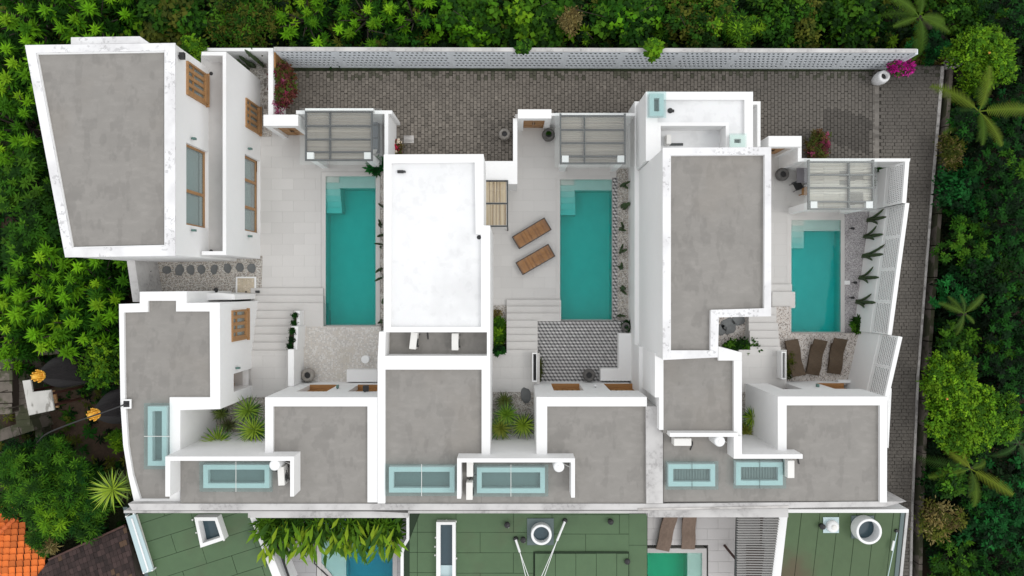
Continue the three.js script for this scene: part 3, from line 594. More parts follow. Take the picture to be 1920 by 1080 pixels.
{
  const b = thing('tall_house', 'tall white house with L shaped grey roof and cracked parapet beside the small pool', 'house', P(1340, 470, 0));
  const H = 7.8;
  const inner = [[1258, 292], [1433, 291], [1432, 579], [1332, 582], [1331, 658], [1258, 658]];
  wpart(b, 'wall', prism([[1243.5, 278], [1445, 277], [1445, 592], [1347, 594], [1345, 669], [1243.5, 674]], H - 0.05, 0, [inner]), M.white);
  wpart(b, 'parapet_cap', prism([[1242.5, 277], [1446, 276], [1446, 593], [1348, 595], [1346, 670], [1242.5, 675]], H, H - 0.05, [[[1257, 291], [1434, 290], [1433, 578], [1333, 581], [1332, 657], [1257, 657]]]), M.worn);
  roofSlab(b, [[1257, 291], [1434, 290], [1433.5, 580.5], [1333, 583.5], [1332, 659.5], [1257, 659.5]], H - 0.17);
  const G = 6.2;
  wpart(b, 'lower_wall', prism([[1228, 662], [1244, 662], [1244, 806], [1236, 806], [1236, 745], [1228, 745]], G, 1), M.white);
  wpart(b, 'lower_wall', prism([[1347, 650], [1391, 661], [1391, 676], [1347, 676]], G, 1), M.white);
  wpart(b, 'lower_wall', prism([[1376, 676.2], [1391, 676.2], [1391, 856], [1376, 856]], G, 1), M.white);
  wpart(b, 'lower_roof', prism([[1243, 660], [1377, 660], [1377, 812], [1243, 812]], G - 0.2, G - 0.5), M.cement);
}
{
  const b = thing('white_annex', 'low white flat roofed annex with sunken roof court by the paved lane', 'house', P(1310, 230, 0));
  const H = 4.6;
  wpart(b, 'wall', prism([[1211, 172], [1412, 172], [1412, 301.5], [1211, 301.5]], H, 0, [[[1233, 187], [1396, 187], [1396, 284], [1233, 284]]]), M.white);
  wpart(b, 'white_roof', prism([[1232, 186], [1397, 186], [1397, 285], [1232, 285]], H - 0.16, H - 0.5, [rect(1239, 236, 1361, 284)]), M.deckroof);
  wpart(b, 'court_wall', prism(rect(1233, 229.5, 1367, 284), H - 0.02, 3.3, [rect(1239, 236, 1361, 283)]), M.white);
  wpart(b, 'court_floor', prism(rect(1236, 233, 1364, 287), 3.6, 3.3), M.deckroof);
  wpart(b, 'roof_drain', [cyl(X(1258, H), H - 0.16, Z(206, H), 0.13, 0.13, 0.03), box(X(1258, H) + 0.08, H - 0.12, Z(206, H) + 0.02, 0.2, 0.06, 0.12)], M.black);
  wpart(b, 'court_grate', box(X(1267, 3.6), 3.63, Z(271, 3.6), 0.7, 0.05, 0.12), M.iron);
  wpart(b, 'court_box', box(X(1250, 3.6), 3.85, Z(265, 3.6), 0.22, 0.5, 0.45), M.plastic);
}
{
  const b = thing('single_storey_house', 'white house with grey roof south of the three brown wicker loungers', 'house', P(1560, 850, 1.3));
  const q = southWindows(b, [[1468, 1506, 731, 718], [1566, 1622, 730.5, 719]], ['dark']);
  wpart(b, 'wall', northWall([[1458.5, 743.5], [1664, 743.5], [1663.5, 760], [1458.5, 760]], q), M.white);
  wpart(b, 'wall', prism([[1458.5, 760], [1475, 760], [1475, 851], [1458.5, 851]], HS, 0), M.white);
  wpart(b, 'wall', prism([[1650, 760], [1663.5, 760], [1663, 942], [1650, 942]], HS, 0), M.white);
  roofSlab(b, [[1244, 812], [1377, 812], [1377, 853], [1459, 853], [1459, 851.2], [1474, 851.2], [1474, 759], [1651, 759], [1651, 939], [1244, 941]], HS - 0.165);
  sconce(b, xZ(1533, 727, zS), hZ(727, zS), zS, 0, -1);
}
// retaining wall along the backs of the row
{
  const b = thing('retaining_wall', 'long weathered concrete retaining wall between the grey roofs and the green roofs', 'wall', P(960, 956, 0));
  wpart(b, 'wall', prism([[240, 944.5], [1243, 944.5], [1700, 940], [1660, 950], [1215, 956], [248, 957]], HS - 0.1, 0), M.old);
  wpart(b, 'coping', prism([[232, 957.4], [700, 959], [765, 962], [765, 971], [465, 971], [465, 962], [232, 962]], 5.2, 0), M.old);
  wpart(b, 'coping', prism([[765, 957.6], [1215, 957.6], [1215, 962.5], [765, 962.5]], 5.2, 0), M.old);
  wpart(b, 'coping', prism([[1215, 957], [1478, 953], [1478, 970], [1215, 970]], 5.2, 0), M.old);
  wpart(b, 'gutter', prism([[1196, 953.5], [1480, 948.5], [1480, 952.5], [1196, 957]], HS - 0.06, 5.2), M.concrete);
}
// free-standing roof screens
function screen(label, pieces, h, y0, deep) {
  const b = thing('roof_screen', label, 'screen wall', P(pieces[0][0][0], pieces[0][0][1], y0), 'white screen walls on the roofs');
  pieces.forEach((l, i) => wpart(b, 'wall', prism(l, h, i ? y0 : deep ?? y0), M.white));
}
screen('white U shaped roof screen around the long skylight behind the yucca court', [rect(310, 856, 551, 864), rect(310, 864, 319, 931), rect(544, 864, 551, 931)], 6.5, 4.9, 0.5);
screen('white U shaped roof screen enclosing two air conditioners and a wide skylight', [rect(857, 859.5, 1078, 867), rect(857, 867, 864.5, 935), rect(1071, 867, 1078, 933)], 6.5, 5.4, 0.5);
screen('straight white roof screen in front of the small square grey roof', [rect(1256, 812, 1384, 819)], 6.55, 5.4);
screen('white L shaped roof screen north of the right-hand pair of skylights', [rect(1376, 852, 1505, 860), rect(1376, 818, 1391, 852)], 6.5, 5.4, 0.5);

// ------------------------------------------------------------------ garden walls
const gwall = (label, pieces, mat = M.white, name = 'garden_wall') => {
  const b = thing(name, label, 'wall', P(pieces[0][0][0][0], pieces[0][0][0][1], 0));
  for (const [l, h, y0] of pieces) wpart(b, 'wall', prism(l, h, y0 ?? -0.5), mat);
  return b;
};
{
  const b = gwall('white wall around the cactus court with a wooden hatch facing the lane', [[[[372, 90], [512, 90], [512, 96], [372, 96]], 2], [rect(503, 96, 512, 218), 2]]);
  const x = X(512, 2), f = wpart(b, 'hatch', box2(x, 0.1, zX(534, 118, x), x + 0.05, 1.8, zX(534, 146, x)), M.teak);
  wpart(f, 'hatch_frame', [box2(x, 0.05, zX(534, 146, x), x + 0.08, 1.85, zX(534, 146, x) + 0.07), box2(x, 1.8, zX(534, 118, x), x + 0.08, 1.87, zX(534, 146, x))], M.oiled);
}
gwall('grey weathered wall closing the stepping stone court at the trees', [[[[237, 484], [252, 484], [264, 566], [249, 566]], 2.3]], M.old);
gwall('white garden wall behind the first glass canopy', [[rect(555, 207, 586, 214), 2.5], [rect(572, 203, 700, 207), 2.95], [[[700, 207], [735, 207], [735, 213.5], [700, 213.5]], 2.5], [rect(721, 213.5, 728, 292), 2.5]]);
gwall('white wall with broad top between the paved lane and the bamboo shade', [[rect(906.9, 302, 962, 345), 2.5], [[[962, 222], [970, 222], [970, 345], [962, 345]], 2.5]]);
gwall('long white wall between the second pool cacti and the tall house', [[rect(1190, 190, 1198, 713), 2]]);
gwall('white garden wall behind the second glass canopy', [[rect(1034, 212, 1190, 217), 2.5]]);
gwall('white stepped wall between the patterned patio and the tall house', [[[[1198.2, 650], [1236, 650], [1236, 745], [1198.2, 745]], 3.2]]);
gwall('narrow white wall on the lane side of the annex', [[[[1412, 190], [1426, 190], [1426, 275], [1420, 275], [1420, 196], [1412, 196]], 2.6]]);
gwall('white wall enclosing the third glass canopy, beside the paved road', [[rect(1496, 276, 1503, 297), 2.5], [[[1496, 297.2], [1512, 296.5], [1512, 302.5], [1496, 303]], 2.5]]);
gwall('low white seat wall in the corner of the terrazzo patio', [[rect(650, 693, 707, 716), 0.95]]);
gwall('low white L shaped seat wall at the edge of the patterned patio', [[[[1160, 625], [1187, 625], [1190, 714], [1126, 714], [1126, 691], [1160, 691]], 0.95]]);
gwall('low white plinth below the windows of the lounger patio', [[rect(1572, 713, 1608, 718), 0.75]]);

// pierced breeze-block walls: holes through every thin panel, dark sheet behind
function piercedPanel(len, h, cols, rows, hole, y0, y1, thick) {
  const s = new THREE.Shape([new THREE.Vector2(0, 0), new THREE.Vector2(len, 0), new THREE.Vector2(len, h), new THREE.Vector2(0, h)]);
  const dx = len * 0.9 / cols, dy = (y1 - y0) / rows;
  for (let r = 0; r < rows; r++) for (let c = 0; c < cols; c++) {
    const x = len * 0.05 + (c + 0.5 + (r % 2 ? 0.22 : -0.22)) * dx, y = y0 + (r + 0.5) * dy, a = hole, b = hole * 1.75;
    s.holes.push(new THREE.Path([new THREE.Vector2(x - a, y - b * 0.6), new THREE.Vector2(x + a, y - b), new THREE.Vector2(x + a * 0.8, y + b), new THREE.Vector2(x - a, y + b * 0.8)]));
  }
  return new THREE.ExtrudeGeometry(s, { depth: thick, bevelEnabled: false });
}
function piercedWall(label, a, b, h, n, cols, rows, hole, y0, mat) {     // from a to b (world x, z)
  const dir = V(b[0] - a[0], 0, b[1] - a[1]), L = dir.length(), len = L / n;
  const t = thing('pierced_wall', label, 'wall', [a[0], 0, a[1]], null, -Math.atan2(dir.z, dir.x));
  const g = boxUV(flat(piercedPanel(len - 0.004, h, cols, rows, hole, y0, h - 0.16, 0.03)));
  g.userData.keep = true;
  for (let i = 0; i < n; i++) { const m = new THREE.Mesh(g, mat); m.name = 'breeze_block_panel'; m.position.set(i * len, 0, 0.03); t.add(m); }
  part(t, 'block_core', box(L / 2, h / 2, -0.02, L, h - 0.02, 0.09), M.backdrop);  // added near-black sheet: its colour gives the holes their shaded depth
  part(t, 'coping', box(L / 2, h + 0.03, 0, L, 0.06, 0.2), mat === M.bluewhite ? M.old : M.white);
  if (y0 > 0.4) part(t, 'plinth', box(L / 2, y0 / 2 - 0.2, 0, L, y0 - 0.06, 0.16), M.white);
  return t;
}
{
  const h = 2.75, z = Z(92.5, h);
  const t = piercedWall('long pale pierced breeze block wall along the north edge of the paved lane', [X(512, h) + 0.05, z], [X(1718, h), z + 0.09], h, 11, 11, 6, 0.07, 0.25, M.bluewhite);
  part(t, 'end_post', box(32.73, 1.32, 0, 0.14, 2.7, 0.26), M.bluewhite);
}
{
  const seg = (label, p, q, h, n) => piercedWall(label, [X(p[0], h), Z(p[1], h)], [X(q[0], h), Z(q[1], h)], h, n, 18, 8, 0.03, h - 1.45, M.white);
  seg('pierced white wall beside the third glass canopy with the dark wooden bench', [1700, 303], [1694, 381], 3.4, 1);
  seg('long pierced white wall behind the six garden cacti', [1700, 381], [1667, 628], 3.4, 4);
  seg('taller pierced white wall beside the wicker loungers', [1687, 631], [1660, 750], 4.2, 2);
  gwall('thin white wall between the right-hand grey roof and the road', [[[[1664, 746], [1668, 728], [1672, 728], [1666, 840], [1664, 840]], 3.6]]);
  gwall('white wall on the lane side of the third glass canopy', [[[[1512, 297], [1707, 297], [1706, 303], [1512, 303]], 2.6]]);
}

// ------------------------------------------------------------------ gates, canopies, bamboo shade
function gate(label, u0, v0, u1, v1, h) {
  const t = thing('gate', label, 'gate', P((u0 + u1) / 2, v1, 0), 'white gateways with wooden doors');
  const x0 = X(u0, h), x1 = X(u1, h), z0 = Z(v0, h), z1 = Z(v1, h), w = 0.3, lo = h - 0.45;
  wpart(t, 'lintel', box2(x0, lo, z0, x1, h, z1), M.white);
  wpart(t, 'post', box2(x0, -0.3, z0 + 0.01, x0 + w, lo, z1), M.white); wpart(t, 'post', box2(x1 - w, -0.3, z0 + 0.01, x1, lo, z1), M.white);
  const xm = (x0 + x1) / 2, zd = z1 - 0.22;
  for (const [a, b] of [[x0 + w, xm - 0.008], [xm + 0.008, x1 - w]]) {
    const d = wpart(t, 'door', box2(a, 0.03, zd, b, lo - 0.02, zd + 0.05), M.oiled);
    for (let i = 0; i < 4; i++) wpart(d, 'panel', box2(a + 0.06, 0.14 + i * (lo - 0.2) / 4, zd + 0.05, b - 0.06, 0.06 + (i + 1) * (lo - 0.2) / 4, zd + 0.07), M.teak);
    wpart(d, 'handle', box(a === x0 + w ? b - 0.05 : a + 0.05, 1.1, zd + 0.08, 0.03, 0.3, 0.04), M.black);
  }
}
gate('white gateway at the cactus court beside the first glass canopy', 494, 215, 559, 236, 2.9);
gate('white gateway between the paved lane and the bamboo shade terrace', 971, 205, 1034, 222, 2.8);
gate('white gateway between the annex and the flowering shrub', 1441, 255, 1503, 275, 2.8);

function mat(x0, z0, x1, z1, y, tones, along, seed) {     // close-laid bamboo canes
  const pc = [], n = Math.round((along ? x1 - x0 : z1 - z0) / 0.052), cols = [];
  for (let i = 0; i < n; i++) {
    const p = (along ? x0 : z0) + (i + 0.5) * 0.052, a = along ? z0 : x0, b = along ? z1 : x1, cuts = seed ? [0, 0.25, 0.5, 0.62, 0.74, 0.87, 1].map((k) => a + (b - a) * k) : rnd() < 0.6 ? [a, a + (b - a) * rr(0.2, 0.8), b] : [a, b];
    const tint = mulc(pick(tones), rr(0.9, 1.08));
    for (let k = 0; k + 1 < cuts.length; k++) {
      const o = (rnd() - 0.5) * 0.014, e = along ? V(p + o, y + (rnd() - 0.5) * 0.012, cuts[k]) : V(cuts[k], y + (rnd() - 0.5) * 0.012, p + o), f = along ? V(p + (rnd() - 0.5) * 0.02, y, cuts[k + 1] - 0.006) : V(cuts[k + 1] - 0.006, y, p + (rnd() - 0.5) * 0.02);
      pc.push(flat(bar(e, f, rr(0.02, 0.026), rr(0.02, 0.026), 5))); cols.push(mulc(tint, rr(0.94, 1.06)));
    }
  }
  if (seed) pc.forEach((g, i) => { g.computeBoundingBox(); const b = g.boundingBox, u = ((b.min.x + b.max.x) / 2 - x0) / (x1 - x0), q = fbm(u * 0.9, i / pc.length, 6, 3, seed); if (u > 0.5 && q > 0.54) cols[i] = mulc(cols[i], 0.5); });
  const c = []; pc.forEach((g, i) => { for (let k = 0; k < g.attributes.position.count; k++) c.push(...cols[i]); });
  const g = join(pc); g.setAttribute('color', new THREE.Float32BufferAttribute(c, 3));
  return g;
}
function canopy(label, fr, gl, us, vs, tones, frameMat) {
  const h = 2.8, t = thing('glass_canopy', label, 'canopy', P((fr[0] + fr[2]) / 2, (fr[1] + fr[3]) / 2, 0));
  const x = us.map((u) => X(u, h)), z = vs.map((v) => Z(v, h)), w = 0.075;
  x.forEach((q) => wpart(t, 'beam', box2(q - w / 2, h - 0.14, z[0], q + w / 2, h, z[z.length - 1]), frameMat));
  z.forEach((q, i) => wpart(t, 'cross_beam', box2(x[0] - w / 2, h - 0.12, q - w / 2, x[x.length - 1] + w / 2, h + 0.004, q + w / 2), frameMat));
  const m = wpart(t, 'bamboo_mat', mat(x[0], z[0], x[x.length - 1], z[z.length - 1], h - 0.2, tones, false, tones === pale ? 271 : 0), M.bamboo); m.userData.kind = 'stuff';
  const gx0 = X(gl[0], h + 0.16), gx1 = X(gl[2], h + 0.16), gz0 = Z(gl[1], h + 0.16), gz1 = Z(gl[3], h + 0.16), gm = X(us[1], h + 0.16);
  wpart(t, 'glass_panel', box2(gx0, h + 0.15, gz0, gm - 0.008, h + 0.162, gz1), M.canopy); wpart(t, 'glass_panel', box2(gm + 0.008, h + 0.15, gz0, gx1, h + 0.162, gz1), M.canopy);
  const c = 0.17;
  for (const [u, v] of [[fr[0] + 10, fr[3] - 8], [fr[2] - 9, fr[3] - 8]]) wpart(t, 'column', box2(X(u, h) - c, -0.02, Z(v, h) - c, X(u, h) + c, h + 0.02, Z(v, h) + c), M.white);
  for (const u of [us[0], us[us.length - 1]]) wpart(t, 'wall_bracket', box2(X(u, h) - 0.05, h - 0.14, Z(vs[0], h) - 0.12, X(u, h) + 0.05, h - 0.01, Z(vs[0], h) - w / 2 - 0.003), frameMat);
}
const canes = [[0.33, 0.29, 0.245], [0.36, 0.325, 0.275], [0.31, 0.27, 0.23], [0.38, 0.34, 0.29]], pale = [[0.62, 0.585, 0.52], [0.66, 0.63, 0.57], [0.57, 0.54, 0.48], [0.5, 0.46, 0.4]];
canopy('glass canopy over grey bamboo matting at the end of the first pool', [572, 208, 698, 300], [562, 203, 716, 309], [573, 618.5, 697], [209, 236, 261, 285, 300], canes, M.steel);
canopy('glass canopy over grey bamboo matting beside the gateway of the second pool', [1050, 216, 1173, 306], [1040, 211, 1182, 314], [1051, 1096, 1172], [217, 243, 268, 293, 306], canes, M.steel);
canopy('glass canopy over pale stained bamboo matting at the end of the small pool', [1516, 303, 1639, 392], [1508, 297, 1645, 398], [1517, 1592.5, 1638], [303.5, 327.5, 352, 378, 391.5], pale, M.greyframe ?? M.steel);
{
  const h = 2.6, t = thing('bamboo_shade', 'dark framed bamboo shade in two bays against the white roofed house', 'shade', P(930, 381, 0));
  const x0 = X(909, h), x1 = X(951.5, h), z0 = Z(339, h), z1 = Z(424, h), zm = Z(381.5, h), w = 0.07;
  for (const q of [x0, x1]) wpart(t, 'beam', box2(q - w / 2, h - 0.1, z0, q + w / 2, h, z1), M.iron);
  for (const q of [z0, zm, z1]) wpart(t, 'cross_beam', box2(x0 - w / 2, h - 0.1, q - w / 2, x1 + w / 2, h + 0.004, q + w / 2), M.iron);
  for (const q of [z0, z1]) wpart(t, 'post', box2(x1 - w / 2, 0, q - w / 2, x1 + w / 2, h - 0.1, q + w / 2), M.iron);
  const tones = [[0.5, 0.41, 0.27], [0.42, 0.33, 0.21], [0.57, 0.48, 0.33], [0.33, 0.25, 0.16]];
  wpart(t, 'bamboo_mat', mat(x0 + 0.05, z0 + 0.05, x1 - 0.05, zm - 0.05, h - 0.04, tones, true), M.bamboo).userData.kind = 'stuff';
  wpart(t, 'bamboo_mat', mat(x0 + 0.05, zm + 0.05, x1 - 0.05, z1 - 0.05, h - 0.04, tones, true), M.bamboo).userData.kind = 'stuff';
}
// ------------------------------------------------------------------ skylights, tanks, air conditioners on the roofs
function skylight(label, u0, v0, u1, v1, y, c, split, slats, gl = M.glass) {         // glass sheet over a white kerb; c = kerb inset in metres
  const h = y + 0.3, x0 = X(u0, h), x1 = X(u1, h), z0 = Z(v0, h), z1 = Z(v1, h);
  const t = thing('skylight', label, 'skylight', [(x0 + x1) / 2, y, (z0 + z1) / 2], 'glass skylights on the roofs');
  const k = c, k2 = c + (gl === M.glass ? 0.22 : 0.2), hole = [[x0 + k2, z0 + k2], [x1 - k2, z0 + k2], [x1 - k2, z1 - k2], [x0 + k2, z1 - k2]];
  wpart(t, 'kerb', prismW([[x0 + k, z0 + k], [x1 - k, z0 + k], [x1 - k, z1 - k], [x0 + k, z1 - k]], y, y + 0.27, [hole]), gl === M.glass ? M.kerbwhite : M.white);
  wpart(t, 'light_well', prismW([[x0 + k2 - 0.005, z0 + k2 - 0.005], [x1 - k2 + 0.005, z0 + k2 - 0.005], [x1 - k2 + 0.005, z1 - k2 + 0.005], [x0 + k2 - 0.005, z1 - k2 + 0.005]], y + 0.004, y + 0.02), slats ? M.wellgrey : M.well);
  if (slats) for (let x = x0 + k2 + 0.05; x < x1 - k2 - 0.06; x += 0.13) wpart(t, 'slat', box2(x, y + 0.03, z0 + k2, x + 0.07, y + 0.06, z1 - k2), M.slatgrey);
  const mid = split === 'x' ? (x0 + x1) / 2 : (z0 + z1) / 2, g = 0.008;
  if (split === 'x') { wpart(t, 'glass_panel', box2(x0, y + 0.29, z0, mid - g, y + 0.302, z1), M.glass); wpart(t, 'glass_panel', box2(mid + g, y + 0.29, z0, x1, y + 0.302, z1), M.glass); wpart(t, 'joint_strip', box2(mid - 0.011, y + 0.303, z0, mid + 0.011, y + 0.312, z1), slats ? M.bluegrey : M.plastic); }
  else if (split === 'z') { wpart(t, 'glass_panel', box2(x0, y + 0.29, z0, x1, y + 0.302, mid - g), M.glass); wpart(t, 'glass_panel', box2(x0, y + 0.29, mid + g, x1, y + 0.302, z1), M.glass); wpart(t, 'joint_strip', box2(x0, y + 0.303, mid - 0.011, x1, y + 0.312, mid + 0.011), M.plastic); }
  else wpart(t, 'glass_panel', box2(x0, y + 0.29, z0, x1, y + 0.302, z1), gl);
}
skylight('narrow upright skylight beside the white parapet of the yucca court', 270, 756, 318, 880, 5.06, 0.16, 'z');
skylight('wide skylight inside the U shaped screen behind the yucca court', 374, 865.5, 511, 922, 5.54, 0.16, 'x');
skylight('wide skylight on the square grey roof block left of the U shaped screen', 723, 870, 858, 930, 5.55, 0.15, 'x');
skylight('wide skylight inside the U shaped screen with the two air conditioners', 888, 871, 1028, 931, 5.545, 0.15, 'x');
skylight('slatted skylight in front of the straight screen and beside the water tank', 1248, 865, 1347, 918, 5.535, 0.14, 'x', true);
skylight('slatted skylight in front of the L shaped screen', 1375, 861.5, 1474, 916, 5.535, 0.14, 'x', true);
skylight('small tall pale green skylight at the corner of the annex roof', 1214, 171, 1249, 221, 4.62, 0.1, '', false);
skylight('small pale green skylight on the annex beside the tall house', 1367, 250, 1400, 278, 4.62, 0.06, '', false, M.paleglass);

function tank(label, u, v, r, y) {
  const h = 1.0, t = thing('water_tank', label, 'water tank', P(u, v, y), 'white roof water tanks');
  t.position.set(X(u, y + h), y, Z(v, y + h));
  part(t, 'tank_body', lathe([[0.001, 0], [r - 0.02, 0], [r, 0.03], [r, h - 0.08], [r - 0.03, h - 0.02], [r - 0.1, h], [0.001, h + 0.02]], 28), M.whitemetal);
  part(t, 'lid', cyl(0, h + 0.012, 0, 0.09, 0.08, 0.02), M.whitemetal);
  part(t, 'pipe', bar(V(r - 0.02, 0.15, 0.05), V(r + 0.35, 0.03, 0.25), 0.025), M.plastic);
}
tank('white cylindrical water tank between the U shaped screen and black hoses', 514, 873, 0.25, 5.54);
tank('white cylindrical water tank inside the U shaped screen right of the skylight', 1048, 876, 0.25, 5.545);
tank('white cylindrical water tank beside the straight roof screen', 1350, 828, 0.25, 5.535);
function aircon(label, u, v, w, d, y, turn, hose) {       // outdoor unit: w long, d deep
  const t = thing('air_conditioner', label, 'air conditioner', P(u, v, y), 'air conditioner units on the roofs', turn);
  t.position.set(X(u, y + 0.62), y, Z(v, y + 0.62));
  part(t, 'housing', new RoundedBoxGeometry(w, 0.56, d, 2, 0.025).translate(0, 0.36, 0), M.plastic);
  part(t, 'fan_grille', [new THREE.TorusGeometry(0.2, 0.012, 6, 22).translate(-w * 0.12, 0.36, d / 2 + 0.01), new THREE.TorusGeometry(0.12, 0.01, 6, 18).translate(-w * 0.12, 0.36, d / 2 + 0.01), ...[0, 1, 2, 3].map((i) => new THREE.BoxGeometry(0.4, 0.012, 0.012).rotateZ(i * Math.PI / 4).translate(-w * 0.12, 0.36, d / 2 + 0.01))], M.steel);
  for (const s of [-1, 1]) part(t, 'foot', box(s * w * 0.35, 0.04, 0, 0.07, 0.08, d + 0.1), M.black);
  const c = new THREE.CatmullRomCurve3([V(w / 2 - 0.02, 0.25, -0.03), V(w / 2 + 0.12, 0.2, 0.05), V(w / 2 + 0.2, 0.06, 0.2), V(w / 2 + 0.1, 0.04, 0.5), ...(hose ? [V(w / 2 - 0.3, 0.04, 0.62)] : [])]);
  part(t, 'hose', [new THREE.TubeGeometry(c, 16, 0.028, 6)], hose === 2 ? M.plastic : M.black);
}
const Q = Math.PI / 2;
aircon('slanting outdoor air conditioner at the left end of the roof alley', 775, 639, 0.8, 0.32, 4.7, Q - 0.12, 1);
aircon('outdoor air conditioner in the middle of the roof alley with a black pipe end', 853, 641, 0.8, 0.32, 4.7, Q, 0);
aircon('outdoor air conditioner with curling black hoses below the left water tank', 527, 893, 0.85, 0.3, 5.54, Q + 0.05, 1);
aircon('upper of two outdoor air conditioners along the U shaped screen', 881, 880, 0.68, 0.3, 5.545, Q, 0);
aircon('lower of two outdoor air conditioners along the U shaped screen', 880, 921, 0.8, 0.3, 5.545, Q, 0);
aircon('outdoor air conditioner under the straight roof screen', 1280, 829, 0.8, 0.34, 5.535, 0, 0);
aircon('outdoor air conditioner at the right end of the L shaped screen', 1483, 880, 0.8, 0.32, 5.535, Q, 1);
{
  const t = thing('hose_coil', 'tangle of black hoses beside the left water tank', 'hoses', P(531, 874, 5.54));
  for (let i = 0; i < 4; i++) part(t, 'hose', [new THREE.TubeGeometry(new THREE.CatmullRomCurve3([V(-0.35, 0.7 - i * 0.12, -0.1), V(-0.1, 0.5, 0.1 - i * 0.08), V(0.1 + i * 0.05, 0.3, -0.15 + i * 0.1), V(0.05, 0.1, 0.3), V(0.2, 0.04, 0.45)]), 20, 0.03, 6)], i % 2 ? M.black : M.iron);
}
{
  const t = thing('drain_box', 'black drain box with white frame on the curved left parapet', 'drain', P(238.5, 757, 5.2));
  part(t, 'frame', prismW([[-0.22, -0.22], [0.22, -0.22], [0.22, 0.22], [-0.22, 0.22]], 0, 0.07, [[[-0.15, -0.15], [0.15, -0.15], [0.15, 0.15], [-0.15, 0.15]]]), M.white);
  part(t, 'grate', [box(0, 0.03, 0, 0.3, 0.03, 0.3)], M.black);
  const c = thing('power_cable', 'black cable running from the drain box past the golden roof ornament', 'cable', P(238, 757, 5.3));
  wpart(c, 'cable', new THREE.TubeGeometry(new THREE.CatmullRomCurve3([P(238, 757, 5.3), P(200, 771, 5.6), P(150, 788, 5.9), P(90, 812, 5.0), P(70, 829, 3.4)]), 40, 0.035, 6), M.black);
}
// ------------------------------------------------------------------ loungers
const quad = (c) => c.map(([u, v]) => [X(u, 0.35), Z(v, 0.35)]);
const woodGroup = 'wooden loungers on the pool terrace';
{
  const t = thing('wooden_lounger', 'slatted wooden sun lounger nearer the bamboo shade', 'sun lounger', [0, 0, 0], woodGroup);
  const L = 2.02, w = 0.74, hh = 0.32;
  for (const s of [-1, 1]) { part(t, 'side_rail', box(0, hh, s * w / 2, L, 0.07, 0.045), M.black); for (const e of [-1, 1]) part(t, 'leg', box(e * (L / 2 - 0.12), hh / 2 - 0.02, s * (w / 2 - 0.01), 0.05, hh - 0.04, 0.05), M.black); }
  part(t, 'end_rail', box(-L / 2, hh, 0, 0.045, 0.07, w + 0.045), M.black); part(t, 'end_rail', box(L / 2, hh, 0, 0.045, 0.07, w + 0.045), M.black); part(t, 'joint_rail', box(-L * 0.17, hh + 0.02, 0, 0.04, 0.05, w - 0.045), M.black);
  for (let i = 0; i < 24; i++) { const x = -L / 2 + 0.065 + i * (L - 0.13) / 23; part(t, 'slat', box(x, hh + 0.03 + (x < -L * 0.17 ? (-L * 0.17 - x) * 0.12 : 0), 0, 0.068, 0.024, w - 0.05), pick([M.lounge1, M.lounge1, M.lounge2])); }
  t.position.set(X(997, 0.33), 0, Z(437.5, 0.33)); t.rotation.y = Math.atan2(35, 58.5);
  const c = t.clone(); c.name = numbered('wooden_lounger'); scene.add(c); c.userData = { ...t.userData, label: 'slatted wooden sun lounger nearer the pale stairs' };
  c.position.set(X(1004, 0.33), 0, Z(486.5, 0.33)); c.rotation.y = Math.atan2(34, 59);
}
function wickerLounger(mat) {
  const t = thing('wicker_lounger', '', 'sun lounger');
  const pr = [[0, 0.52], [0.25, 0.44], [0.5, 0.34], [0.75, 0.27], [1.0, 0.27], [1.25, 0.32], [1.45, 0.33], [1.65, 0.29], [1.9, 0.22]], w = 0.72;
  const c = new THREE.CatmullRomCurve3(pr.map(([z, y]) => V(0, y, z))), n = 28, s = new THREE.Shape();
  const top = c.getPoints(n), low = top.map((p) => V(0, p.y - 0.06, p.z)).reverse();
  [...top, ...low].forEach((p, i) => (i ? s.lineTo(p.z, p.y) : s.moveTo(p.z, p.y)));
  part(t, 'seat', new THREE.ExtrudeGeometry(s, { depth: w - 0.04, bevelEnabled: true, bevelSize: 0.015, bevelThickness: 0.02, bevelSegments: 2 }).rotateY(-Q).translate(w / 2 - 0.02, 0, -0.95), mat);
  const skirt = new THREE.Shape(); [[0.3, 0.02], [1.75, 0.02], [1.75, 0.18], [1.4, 0.26], [0.9, 0.2], [0.45, 0.3], [0.3, 0.36]].forEach(([z, y], i) => (i ? skirt.lineTo(z, y) : skirt.moveTo(z, y)));
  part(t, 'base', new THREE.ExtrudeGeometry(skirt, { depth: w - 0.12, bevelEnabled: false }).rotateY(-Q).translate(w / 2 - 0.06, 0, -0.95), mat);
  for (const e of [-1, 1]) part(t, 'foot', cyl(e * 0.27, 0, 0.72, 0.03, 0.03, 0.1), M.black);
  return t;
}
function setLounger(t, label, group, u, v, y, turn) { t.position.set(X(u, y + 0.35), y, Z(v, y + 0.35)); t.rotation.y = turn; tag(t, label, null, group); }
{
  const a = wickerLounger(M.wicker), g = 'brown wicker loungers on the pebble patio', put = (label, u, v, y, turn) => { const c = a.clone(); c.name = numbered('wicker_lounger'); scene.add(c); c.userData = { ...a.userData }; setLounger(c, label, g, u, v, y, turn); return c; };
  setLounger(a, 'brown wicker lounger on the pebble patio, nearest the planter and stairs', g, 1491, 671, PL, Math.PI + 0.16);
  put('middle brown wicker lounger of the three on the pebble patio', 1531, 670, PL, Math.PI + 0.18); put('brown wicker lounger on the pebble patio, nearest the tall pierced wall', 1570, 668, PL, Math.PI + 0.13);
  const b = wickerLounger(M.wicker2), g2 = 'faded wicker loungers by the green pool'; setLounger(b, 'faded wicker lounger below a plant beside the green roof edge', g2, 1250, 1000, UP, -0.2);
  const c = b.clone(); c.name = numbered('wicker_lounger'); scene.add(c); c.userData = { ...b.userData }; setLounger(c, 'faded wicker lounger standing straight in the neighbouring green pool court', g2, 1292, 997, UP, -0.02);
}
